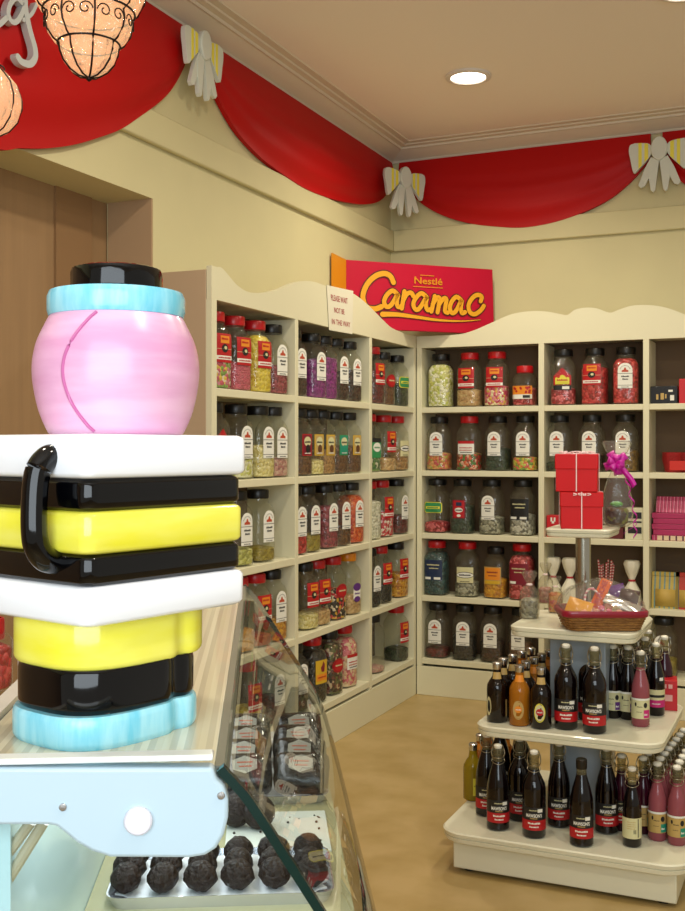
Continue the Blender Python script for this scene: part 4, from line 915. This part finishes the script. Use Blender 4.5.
# row 4 paper bags
PB = stripes('striped_paper', ['B8A048','B8A048','6A8A88'], 0, .022); PB2 = mat('kraft_gold','B89A48',.6)
for i, (u, mm, lab) in enumerate(((666,PB,'yellow and blue striped paper gift bag on fourth shelf, right bay'),(690,mat('red_paper','B03020',.5),'red paper bag beside the striped one on fourth shelf'))):
    p = at_y(u, 400, yb+.05); t = thing('paper_bag', lab, 'bag', (p.x, yb+.055, ZS[3]))
    mb = MB(); mb.loft([[(x, y, z) for x, y in ((-.062,-.04*k),(.062,-.04*k),(.062,.04*k),(-.062,.04*k))] for z, k in ((0,1),(.09,.8),(.15,.25),(.165,.15))]); mb.build('bag_body', mm, t)
    mb = MB(); mb.add([(-.045,-.0405,.01),(.045,-.0405,.01),(.045,-.0345,.09),(-.045,-.0345,.09)], [(0,1,2,3)]); mb.build('front_label', PB2, t, solid=.001)
    mb = MB(); mb.box(-.063,.063,-.014,.014,.15,.168); mb.build('fold', mm, t)
# row 4 of middle bay: white tied bags and candy canes
WB = mat('white_tissue','E4E0CC',.6,bump=.3,scale=30)
for u, lab in ((553,'white tied gift bag behind the hamper, left one on fourth shelf'),(570,'white tied bag behind the stand pole, fourth shelf'),(632,'white tied gift bag, right one on fourth shelf of middle bay')):
    p = at_y(u, 400, yb+.05); t = thing('tied_bag', lab, 'bag', (p.x, yb+.05, ZS[3]), 0, 'white tied bags on the fourth shelf')
    mb = MB(); mb.lathe([(0,.001),(.035,0),(.04,.03),(.036,.07),(.014,.115),(.012,.125),(.026,.16),(.036,.20),(.030,.215),(0,.20)], 24, lobes=8, amp=.15); mb.build('bag_body', WB, t, smooth=60)
    mb = MB(); mb.lathe([(.0145,.115),(.017,.117),(.017,.123),(.0145,.125)], 14); mb.build('tie', mat('red_tie','B02030',.5), t)
p = at_y(606, 400, yb+.05)
t = thing('candy_cane_pot', 'pot of red and white striped candy sticks on the fourth shelf', 'pot', (p.x, yb+.05, ZS[3]))
mb = MB(); mb.lathe([(0,.002),(.03,0),(.036,.08),(.034,.08),(.028,.004)], 20); mb.build('pot', mat('pot_green','3A6A4A',.5), t)
rr = random.Random(1)
for k in range(9):
    a = 2*PI*k/9; mb = MB(); x, y = .018*math.cos(a), .018*math.sin(a)
    mb.tube([(x,y,.006),(x*1.5,y*1.5,.10),(x*2.1,y*1.4,.19+.012*(k%3))], .004, 7); mb.build('candy_stick', stripes('stick_stripe',['A82030','D8B8B0'],2,.014), t)
# ---------------------------------------------------------------- hanging cage lamps
AMB = glassy('amber_blown_glass', 'FFDDB4', haze=.3, body='F4CFA4', rough=.05, ior=1.8, bump=1.8, bscale=38, emit=.24); IRON = mat('black_iron', '20100C', .5, metal=.6)
def cagelamp(c, s, label, globe=False):
    t = thing('cage_lamp', label, 'pendant lamp', c, 0, 'amber glass cage lamps')
    tiers = [(.0,0),(.014,.003),(.026,.011),(.036,.024),(.041,.038),(.042,.048),(.050,.054),(.059,.068),(.062,.082),(.060,.094),(.070,.102),(.080,.122),(.084,.148),(.082,.166),(.070,.186),(.055,.206),(.05,.214),(.062,.226),(.066,.25),(.055,.275),(.03,.292),(.012,.30)]
    if globe: tiers = [(0,0),(.02,.003),(.04,.014),(.056,.034),(.064,.060),(.064,.078),(.056,.104),(.04,.124),(.03,.134),(.022,.142),(.018,.156),(.02,.18),(.02,.21),(.018,.24),(.012,.255),(.008,.30)]
    mb = MB(); mb.lathe([(r*s, z*s) for r, z in tiers], 64, lobes=8, amp=.05); mb.build('blown_glass', AMB, t, smooth=70)
    mb = MB()
    for k in range(8):
        a = 2*PI*k/8
        mb.tube([((r*1.03+.001)*s*math.cos(a), (r*1.03+.001)*s*math.sin(a), z*s) for r, z in tiers], .0015*s, 6)
    for r, z in (((.042,.05),(.062,.098),(.054,.212)) if not globe else ((.03,.138),)):
        mb.tube([((r*1.1)*s*math.cos(2*PI*i/32), (r*1.1)*s*math.sin(2*PI*i/32), z*s) for i in range(32)], .0017*s, 6, closed=True)
    mb.build('iron_cage', IRON, t, smooth=60)
    for k in range(8):
        for sg in (-1, 1):
            for R_, z0 in (((.066,.080),(.09,.150)) if not globe else ()):
                a0 = 2*PI*k/8; pts = []
                for q in range(16):
                    th = q*.5; rr_ = .011*(1-q/20); da = sg*(.014-rr_*math.cos(th))/R_; pts.append((R_*s*math.cos(a0+da), R_*s*math.sin(a0+da), (z0+rr_*math.sin(th))*s))
                mb = MB(); mb.tube(pts, .0011*s, 5); mb.build('iron_scroll', IRON, t, smooth=60)
    mb = MB(); mb.lathe([(.004*s,.30*s),(.018*s,.302*s),(.02*s,.31*s),(.006*s,.33*s),(.006*s,CZ-c[2]-.02),(.05,CZ-c[2]-.018),(.05,CZ-c[2])], 20); mb.build('hanging_rod', IRON, t)
    mb = MB(); mb.ball((0,0,.15*s), .022*s, 14); mb.build('bulb', mat('warm_bulb','FFE0B0',.4,emit=7), t)
    mb = MB(); mb.lathe([(.0,-.006*s),(.004*s,-.003*s),(.005*s,.001*s),(0,.003*s)], 12); mb.build('finial', IRON, t)
p = at_Z(89, 78, 1.62); cagelamp(p, 1.0, 'amber blown-glass cage lamp hanging at top left, the fuller view')
p = at_Z(-13, 137, 1.75); cagelamp(p, .82, 'round amber glass lamp cut off by the left photo edge', True)
# ================================================================ counter (own frame, turned 28.5 deg)
CA = math.radians(28.5); K = math.radians(4.3); cK, sK = math.cos(K), math.sin(K)
def L(u, v, ly):
    """picture position on the counter plane at distance ly -> counter frame x, z(world)"""
    r = (u-CX)/FPX; Z = ly/(cK-sK*r)         # ly = -sK*right + cK*Z, right = r*Z
    return (cK*r*Z+sK*Z, CH+(HZ-v)/FPX*Z)
def cw(lx, ly, z=0): c, s = math.cos(CA), math.sin(CA); return Vector((lx*c-ly*s, lx*s+ly*c, z))
CT = 1.085; Y0, Y1 = .5916, 1.36
XR = -.0255; XLft = -.168
co = (-.10, .98)
t = thing('display_counter', 'glass-fronted chocolate counter with pale top, in the foreground', 'counter', cw(co[0], co[1], 0), CA)
def cm(): mb = MB(); mb.M = Matrix.Translation((-co[0], -co[1], 0)); return mb
TOPM = stripes('laminate_stripes', ['D6D0B6','C6C0AA','DCD6BE','BEB8A2','D0C8AE'], 0, .021, rough=.25, coat=.4)
mb = cm(); mb.box(XLft, XR, Y0, Y1, CT-.012, CT); mb.build('counter_top', TOPM, t, bevel=.001)
mb = cm(); mb.box(XR, XR+.006, Y0, Y1, CT-.02, CT+.001); mb.build('edge_trim', mat('grey_trim','8C8F86',.3,metal=.4), t)
mb = cm(); mb.box(XLft-.012, XLft-.0005, Y0, Y1, CT-.02, CT+.004); mb.build('rear_trim', mat('rear_trim_white','D8D4CC',.4), t)
PANM = mat('end_cap_plastic', 'B6CCD8', .35, coat=.3)
pts = [(-60,768),(213,768),(216,780),(224,787),(228,800),(228,818),(224,835),(216,849),(205,856),(190,858.5),(110,858),(92,852),(76,843),(64,833),(56,827),(48,825.5),(-60,825.5)]
yc = Y0-.014
mb = cm(); q = [L(u, v, yc) for u, v in pts]; n = len(q)
mb.add([(x, yc, z) for x, z in q]+[(x, yc+.012, z) for x, z in q], [tuple(range(n)), tuple(reversed(range(n,2*n)))]+[(i, n+i, n+(i+1)%n, (i+1)%n) for i in range(n)])
cap_ = mb.build('end_cap', PANM, t, bevel=.002)
mb = cm()
a = L(-60,768,yc); b = L(213,755,yc); mb.box(a[0], b[0], yc+.0, yc+.012, a[1]+.0005, b[1]); mb.build('glass_lip', mat('lip_white','E8F0F2',.2,coat=.5), t, bevel=.001)
def disc(u, v, r, dep, m, name, par):
    x, z = L(u, v, yc); mb = cm(); k = 24
    rings = [[(x+rr_*math.cos(2*PI*i/k), yc-d, z+rr_*math.sin(2*PI*i/k)) for i in range(k)] for rr_, d in ((r,0),(r,dep*.7),(r*.88,dep),(r*.2,dep*1.1))]
    mb.loft(rings); return mb.build(name, m, par, smooth=40)
disc(138.5, 820, .0075, .0035, mat('button_white','DCDAE4',.3,coat=.3), 'plug', t)
disc(63, 807, .0021, .001, SILVER, 'screw', t); disc(221, 795.5, .0021, .001, SILVER, 'screw', t)
# curved front glass
GP = [(-.0205,.172),(-.018,.175),(-.012,.1815),(-.003,.193),(.021,.231),(.035,.2535),(.058,.290),(.079,.331),(.097,.394),(.113,.46),(.128,.534),(.134,.60)]
GPs = smooth_path(GP, 4)
CG = glassy('counter_glass', 'F8FCF8', haze=.02, ior=1.5, rough=.01, body='D8E8E0')
mb = cm(); n = len(GPs)-1
mb.grid(lambda u, v: (GPs[round(u*n)][0], Y0-.004+(Y1-Y0+.004)*v, CH-GPs[round(u*n)][1]), n, 1); mb.build('front_glass', CG, t, smooth=60)
TEAL = mat('glass_edge_teal', '072723', .15, coat=.1)
for yy, nm in ((Y0-.008,'glass_edge'),(Y1,'glass_edge')):
    mb = cm(); rings = []
    for i, (x, d) in enumerate(GPs):
        a_ = GPs[max(i-1,0)]; b_ = GPs[min(i+1,n)]; dx, dz = b_[0]-a_[0], -(b_[1]-a_[1]); l = math.hypot(dx,dz); nx, nz = dz/l*-.005, dx/l*.005
        rings.append([(x, yy, CH-d),(x-nx*-1*.0, yy+.006, CH-d),(x-nx*1.0*-1, yy+.006, CH-d-nz*1.0*-1),(x+nx, yy, CH-d+nz)] if False else [(x, yy, CH-d),(x, yy+.006, CH-d),(x-abs(nx), yy+.006, CH-d-abs(nz)),(x-abs(nx), yy, CH-d-abs(nz))])
    mb.loft(rings); mb.build(nm, TEAL, t, smooth=50)
# end glass pane below the cap, rear panel, interior deck, base
zb_ = CH-.60
ep = [(XLft-.05, CT-.02), (XR, CT-.02)]+[(x-.004, CH-d) for x, d in GPs[3:]]+[(-.40, zb_), (-.40, CT-.3)]
mb = cm(); n2 = len(ep); mb.add([(x, Y0+.002, z) for x, z in ep]+[(x, Y0+.005, z) for x, z in ep], [tuple(range(n2)), tuple(reversed(range(n2,2*n2)))])
mb.build('end_glass', glassy('end_glass_tint', 'F8FCFC', haze=.0, ior=1.3, rough=.02, body='A8D0D0'), t, smooth=0)
RP = mat('pale_blue_panel', 'C4E0E4', .35, coat=.3)
mb = cm(); mb.add([(XLft-.005,Y0+.03,CT-.03),(XLft-.005,Y1,CT-.03),(-.38,Y1,zb_),(-.38,Y0+.03,zb_),(XLft-.02,Y0+.03,CT-.03),(XLft-.02,Y1,CT-.03),(-.395,Y1,zb_),(-.395,Y0+.03,zb_)], [(0,1,2,3),(4,7,6,5),(0,3,7,4),(1,5,6,2),(0,4,5,1),(3,2,6,7)]); mb.build('rear_panel', RP, t)
mb = cm()
for (ua, va, ub, vb2) in ((44,822,-14,915),(31,822,-30,905)):
    a = L(ua, va, Y0+.018); b = L(ub, vb2, Y0+.018); mb.tube([(a[0], Y0+.018, a[1]),(b[0], Y0+.018, b[1])], .0032, 10)
mb.build('rear_frame_tube', mat('beige_tube','B8AC90',.35,coat=.3), t)
DZ = CH-.36
mb = cm(); mb.box(-.146, -.138, Y0+.012, Y1-.02, zb_, CT-.0125); mb.build('inner_panel', RP, t)
mb = cm(); mb.box(-.1375, .072, Y0+.02, Y1-.02, DZ-.02, DZ); mb.build('deck', mat('deck_cream','AAA47C',.4), t)
mb = cm(); mb.box(-.39, .12, Y0+.012, Y1, 0.06, zb_); mb.build('counter_base', mat('base_cream','C8C4A8',.5), t, bevel=.004)
mb = cm(); mb.box(-.36, .09, Y0+.04, Y1-.03, 0, .06); mb.build('kick_plinth', BLACKP, t)
mb = cm(); mb.box(-.29, -.26, Y0+.03, Y1-.03, zb_, DZ-.02); mb.box(.04, .07, Y0+.03, Y1-.03, zb_, DZ-.02); mb.build('deck_support', RP, t)
l = bpy.data.lights.new('counter_strip_lamp', 'AREA'); l.shape = 'RECTANGLE'; l.size = .05; l.size_y = .7; l.energy = .8; l.color = (.92,.97,1)
o = bpy.data.objects.new('strip_lamp', l); COL.objects.link(o); o.parent = t; o.location = (-.09-co[0], .97-co[1], CT-.016)
# goods inside the counter
CHOC = mat('dark_chocolate', '1E0E0A', .45, scale=140, bump=.9, spec=.35); CHOC2 = mat('milk_chocolate', '4A2416', .4, bump=.3, scale=50)
FOIL = mat('silver_tray', 'D8D8E0', .2, metal=.8)
def tray(lx0, lx1, y0, y1, label, z=DZ):
    cx_, cy_ = (lx0+lx1)/2, (y0+y1)/2; a, b = (lx1-lx0)/2, (y1-y0)/2
    t = thing('chocolate_tray', label, 'tray', cw(cx_, cy_, z), CA)
    mb = MB(); mb.loft([[(x*k, y*k, zz) for x, y in rrect(a, b, .012, 4)] for k, zz in ((.95,0),(1.0,.010),(.985,.010),(.94,.002))]); mb.build('tray_pan', FOIL, t)
    pt = []
    for i in range(72):
        th = 2*PI*i/72; w_ = 1+.04*math.cos(24*th); c, s_ = math.cos(th), math.sin(th); q_ = 1/((abs(c)**4+abs(s_)**4)**.25); pt.append((a*.93*w_*q_*c, b*.93*w_*q_*s_))
    mb = MB(); mb.prism(pt, .0035, .0048); mb.build('paper_doily', mat('doily','EEF0F4',.6), t, smooth=0); return t
tray(-.122, .058, .845, .945, 'silver tray with paper doily, nearest in the counter')
CHM = {}
def chm(v):
    if v not in CHM:
        rr = random.Random(v); mb = MB()
        if v < 3:
            mb.ball((0,0,.0115), .0125, 14, sc=(1,1.15,.92)); mb.v = [(x+rr.uniform(-.0006,.0006), y+rr.uniform(-.0006,.0006), z+rr.uniform(-.0008,.0008)) for x, y, z in mb.v]
        CHM[v] = mb.mesh('chocolate_truffle', CHOC if v != 1 else CHOC2, 70)
    return CHM[v]
k = 0
for j, ly in enumerate((.868,.893,.920)):
    for i in range(6):
        lx = -.108+.0295*i; rr_ = random.uniform(-.002,.002)
        o = put('chocolate_truffle', chm(random.choice((0,0,2))), None, cw(lx, ly+rr_, DZ+.0055), random.uniform(0,3))
        tag(o, f'dark chocolate truffle, {["first","second","third","fourth","fifth","sixth"][i]} from left in the {["front","middle","rear"][j]} row of nearest tray', 'chocolate', 'truffles in the nearest tray')
t = thing('paper_sheet', 'white paper sheet with crumbs behind the nearest truffle tray', 'paper', cw(.012, 1.0, DZ+.0005), CA)
mb = MB(); mb.box(-.045,.05,-.045,.06,0,.0012); mb.build('sheet', mat('white_sheet','E0E4DC',.5), t)
mb = MB(); rr = random.Random(5)
for q_ in range(26): mb.ball((rr.uniform(-.04,.045), rr.uniform(-.04,.05), .002), rr.uniform(.0006,.0015), 6)
mb.build('crumbs', CHOC, t)['kind'] = 'stuff'
for i, (u, v) in enumerate(((236,824),(259,826))):
    p = at_z(u, v+4, DZ); m_ = MB(); m_.ball((0,0,.0155), .0155, 20); o = m_.build('chocolate_ball', CHOC, None, smooth=70); o.location = (p.x, p.y, DZ+.0015)
    tag(o, ['round dark chocolate ball left of its twin, below the top edge','round dark chocolate ball beside the curved glass edge'][i], 'chocolate', 'round chocolate balls')
tray(-.118, .068, 1.08, 1.33, 'rear silver tray holding wrapped chocolate packs')
HEX = [(0.013*math.cos(PI/3*i+PI/6)*1.1, .011*math.sin(PI/3*i+PI/6)) for i in range(6)]
PKM = {}
def pack_parts():
    mb = MB(); mb.loft([[(x*k, y*k, z) for x, y in rrect(.028, .021, .008, 3)] for k, z in ((.9,0),(1,.004),(1,.016),(.8,.022),(.4,.025))]); a_ = mb.mesh('wrapper', mat('dark_wrapper','1A1210',.25,coat=.5,scale=40,bump=.5), 50)
    mb = MB(); mb.prism(HEX, .0252, .0258, 0); mb.box(-.008,.008,.002,.0032,.0258,.0261,1); mb.box(-.006,.007,-.003,-.0018,.0258,.0261,1); b_ = mb.mesh('hexagon_label', [mat('label_silver','9C978C',.4), REDINK], 0)
    return a_, b_
wa, wb_ = pack_parts(); nm = ['front','second','third','rear']
for j in range(4):
    for i in range(3):
        lx, ly = -.078+.06*i, 1.115+.056*j
        t = thing('chocolate_pack', f'dark wrapped pack with pale hexagon label, {["left","centre","right"][i]} of the {nm[j]} row in rear tray', 'chocolate', cw(lx, ly, DZ+.0165), CA+random.uniform(-.15,.15), 'wrapped packs in the rear tray'); t.rotation_euler.x = math.radians(36)
        put('wrapper', wa, t); put('hexagon_label', wb_, t)
# ================================================================ ceramic jar in the foreground (plain stand-in, striped)
CERW = mat('glaze_white', 'F6F8FC', .15, coat=.5); CERB = mat('glaze_black', '030305', .08, coat=.3, spec=.3); CERY = mat('glaze_yellow', 'EDE53A', .16, coat=.3, scale=14, col2='F2EC6A', stretch=(1,1,4))
CERT = mat('glaze_blue', '74CCE4', .2, coat=.25, scale=22, col2='A4E0EE', stretch=(6,6,1)); CERP = mat('glaze_pink', 'DC9CC2', .28, coat=.12, scale=11, col2='EDBCD8', stretch=(1,1,6))
# camera-frame centre -> world
def camw(rt, Z): return Vector((rt*cY-Z*sY, rt*sY+Z*cY, 0))
jc = camw(-.1535, .6885); jrz = YAW+math.radians(52)      # local +x along the right-hand face
t = thing('ceramic_jar', 'tall striped ceramic biscuit jar with round pink top, on the counter', 'jar', (jc.x, jc.y, CT), jrz)
hx, hy = .0635, .0635
def band(name, z0, z1, m, ex=0.0, r=.008, par=None):
    mb = MB(); h = z1-z0; e = min(.003, h/3); rings = []
    for z, k in ((z0,-e),(z0+e*.4,-e*.35),(z0+e,0),(z1-e,0),(z1-e*.4,-e*.35),(z1,-e)): rings.append([(x, y, z) for x, y in rrect(hx+ex+k, hy+ex+k, r, 6)])
    mb.loft(rings); return mb.build(name, m, par or t, smooth=50)
band('lid_slab', .1578, .1830, CERW, .0025, .007)
band('black_band', .1390, .1575, CERB, 0); band('yellow_band', .1147, .1390, CERY, .001); band('black_band', .0965, .1147, CERB, 0); band('white_band', .0741, .0965, CERW, .002)
def lobes(sc, off=0):                      # two-lobed foot outline
    out = []
    for i in range(96):
        th = 2*PI*i/96; c, s_ = math.cos(th), math.sin(th)
        a, b = .055*sc, .045*sc; q_ = 1/((abs(c/a)**3+abs(s_/b)**3)**(1/3)); x, y = q_*c, q_*s_
        y *= 1-.10*math.exp(-((x-.022)/.006)**2); out.append((x+.0035, y-.0045))
    return out
def foot(name, z0, z1, m, sc, fw=0):
    mb = MB(); rings = []
    for z, k in ((z0,.97),(z0+.002,.995),(z0+.004,1),(z1-.004,1),(z1-.0015,.99),(z1,.97)): rings.append([(x-.788*fw, y-.616*fw, z) for x, y in lobes(sc*k)])
    mb.loft(rings); mb.build(name, m, t, smooth=50)
foot('yellow_pedestal', .0450, .0741, CERY, 1.03, .005); foot('black_pedestal', .0190, .0452, CERB, .95, .012); foot('blue_foot', .0, .0192, CERT, .99, .015)
HX, HY = .0054, -.0069
mb = MB(); prof = [(.042,.1832),(.0445,.186),(.050,.200),(.0535,.218),(.0540,.232),(.0515,.246),(.0465,.258),(.043,.265)]
prof = smooth_path([(a, .1832+(b-.1832)*.925) for a, b in prof], 5)
vs = []; n = 72
ga = math.atan2(-1, .0)+math.radians(-38)
for r_, z in prof:
    for i in range(n):
        th = 2*PI*i/n; d_ = (th-ga+PI) % (2*PI)-PI; w_ = r_; vs.append((HX+w_*.97*math.cos(th), HY+w_*.97*math.sin(th), z))
mb.add(vs, [(j*n+i, j*n+(i+1)%n, (j+1)*n+(i+1)%n, (j+1)*n+i) for j in range(len(prof)-1) for i in range(n)]+[tuple(reversed(range(n))), tuple((len(prof)-1)*n+i for i in range(n))]); mb.build('round_top', CERP, t, smooth=60)
def rtop(z):
    for (a, z0), (b, z1) in zip(prof, prof[1:]):
        if z <= z1: return a+(b-a)*(z-z0)/(z1-z0)
    return prof[-1][0]
mb = MB(); pts = []
for q in range(25):
    f = q/24; z = .185+.072*f; phi = math.radians(214-20*math.sin(PI*f)**.8-2*(1-f)); w_ = rtop(z)*.97+.0002; pts.append((HX+w_*math.cos(phi), HY+w_*math.sin(phi), z))
mb.tube(pts, .0011, 8); mb.build('moulded_seam', mat('seam_pink','C46AA0',.3), t)
mb = MB(); mb.lathe([(.040,.2575),(.0425,.2585),(.0435,.262),(.0435,.2705),(.042,.274),(.030,.275)], 64, cx=HX, cy=HY); mb.build('blue_rim', CERT, t, smooth=40)
mb = MB(); n = 60; vs = []; pr = [(.0275,.275),(.0285,.2765),(.0285,.2865),(.0275,.289),(.025,.290)]
for j, (r_, z) in enumerate(pr):
    for i in range(n): w_ = r_*(1+(.02 if i % 2 and 0 < j < 4 else 0)); vs.append((HX+w_*math.cos(2*PI*i/n), HY+w_*math.sin(2*PI*i/n), z))
mb.add(vs, [(j*n+i, j*n+(i+1)%n, (j+1)*n+(i+1)%n, (j+1)*n+i) for j in range(4) for i in range(n)]+[tuple(reversed(range(n))), tuple(4*n+i for i in range(n))]); mb.build('black_knob', CERB, t, smooth=40)
# plain handle on the left-hand face
xh = -hx; yh = -.033
mb = MB(); mb.tube(smooth_path([(xh+.004,yh,.170),(xh-.004,yh,.169),(xh-.011,yh,.160),(xh-.013,yh,.140),(xh-.012,yh,.122),(xh-.006,yh,.112),(xh+.004,yh,.109)], 8), .0075, 18); mb.build('handle', CERB, t, smooth=80)
# ---------------------------------------------------------------- white wire rack behind the counter
p = at_Z(-22, 700, 1.75)
t = thing('wire_rack', 'white wire rack with small red jars at the left photo edge', 'rack', (p.x, p.y, 0), math.radians(24))
WR = mat('white_wire','D8D8D4',.35)
mb = MB()
for x in (-.10,.05):
    for y in (-.06,.06): mb.tube([(x,y,0),(x,y,1.02)], .004, 8)
for z in (.86,.70,1.0):
    for y in (-.06,.06): mb.tube([(-.10,y,z),(.05,y,z)], .003, 6)
    for i in range(8): mb.tube([(-.10+.0214*i,-.06,z),(-.10+.0214*i,.06,z)], .002, 6)
mb.build('wire_frame', WR, t)
for i in range(2):
    o = jar((0,0,0), 0, 'red', None, 'red', .8, ['small red jar on the upper wire rack shelf, left one','small red jar on the upper wire rack shelf, right one'][i], 'jars on the wire rack', .03, .12)
    o.location = t.location+Vector((math.cos(math.radians(24))*(-.05+.07*i), math.sin(math.radians(24))*(-.05+.07*i), .863)); 
# ================================================================ light, world, camera
def area(name, loc, rot, sx, sy, e, col):
    l = bpy.data.lights.new(name, 'AREA'); l.shape = 'RECTANGLE'; l.size = sx; l.size_y = sy; l.energy = e; l.color = col
    o = bpy.data.objects.new(name, l); COL.objects.link(o); o.location = loc; o.rotation_euler = rot; return o
area('shop_window_daylight', (.5, -1.2, 1.7), (math.radians(86), 0, math.radians(20)), 2.2, 1.6, 62, (.82,.92,1))
w = bpy.data.worlds.new('world'); S.world = w; w.use_nodes = True; bg = w.node_tree.nodes['Background']; bg.inputs[0].default_value = (1,.93,.78,1); bg.inputs[1].default_value = .45
cam = bpy.data.cameras.new('camera'); co_ = bpy.data.objects.new('camera', cam); COL.objects.link(co_)
co_.location = (0,0,CH); co_.rotation_euler = (PI/2, 0, YAW); cam.sensor_fit = 'VERTICAL'; cam.sensor_height = 36; cam.lens = FPX/911*36; cam.shift_y = -(455.5-HZ)/911; cam.clip_start = .02
S.camera = co_
S.view_settings.view_transform = 'Standard'; S.view_settings.look = 'None'; S.view_settings.gamma = 1; S.view_settings.exposure = 0
S.cycles.transparent_max_bounces = 16
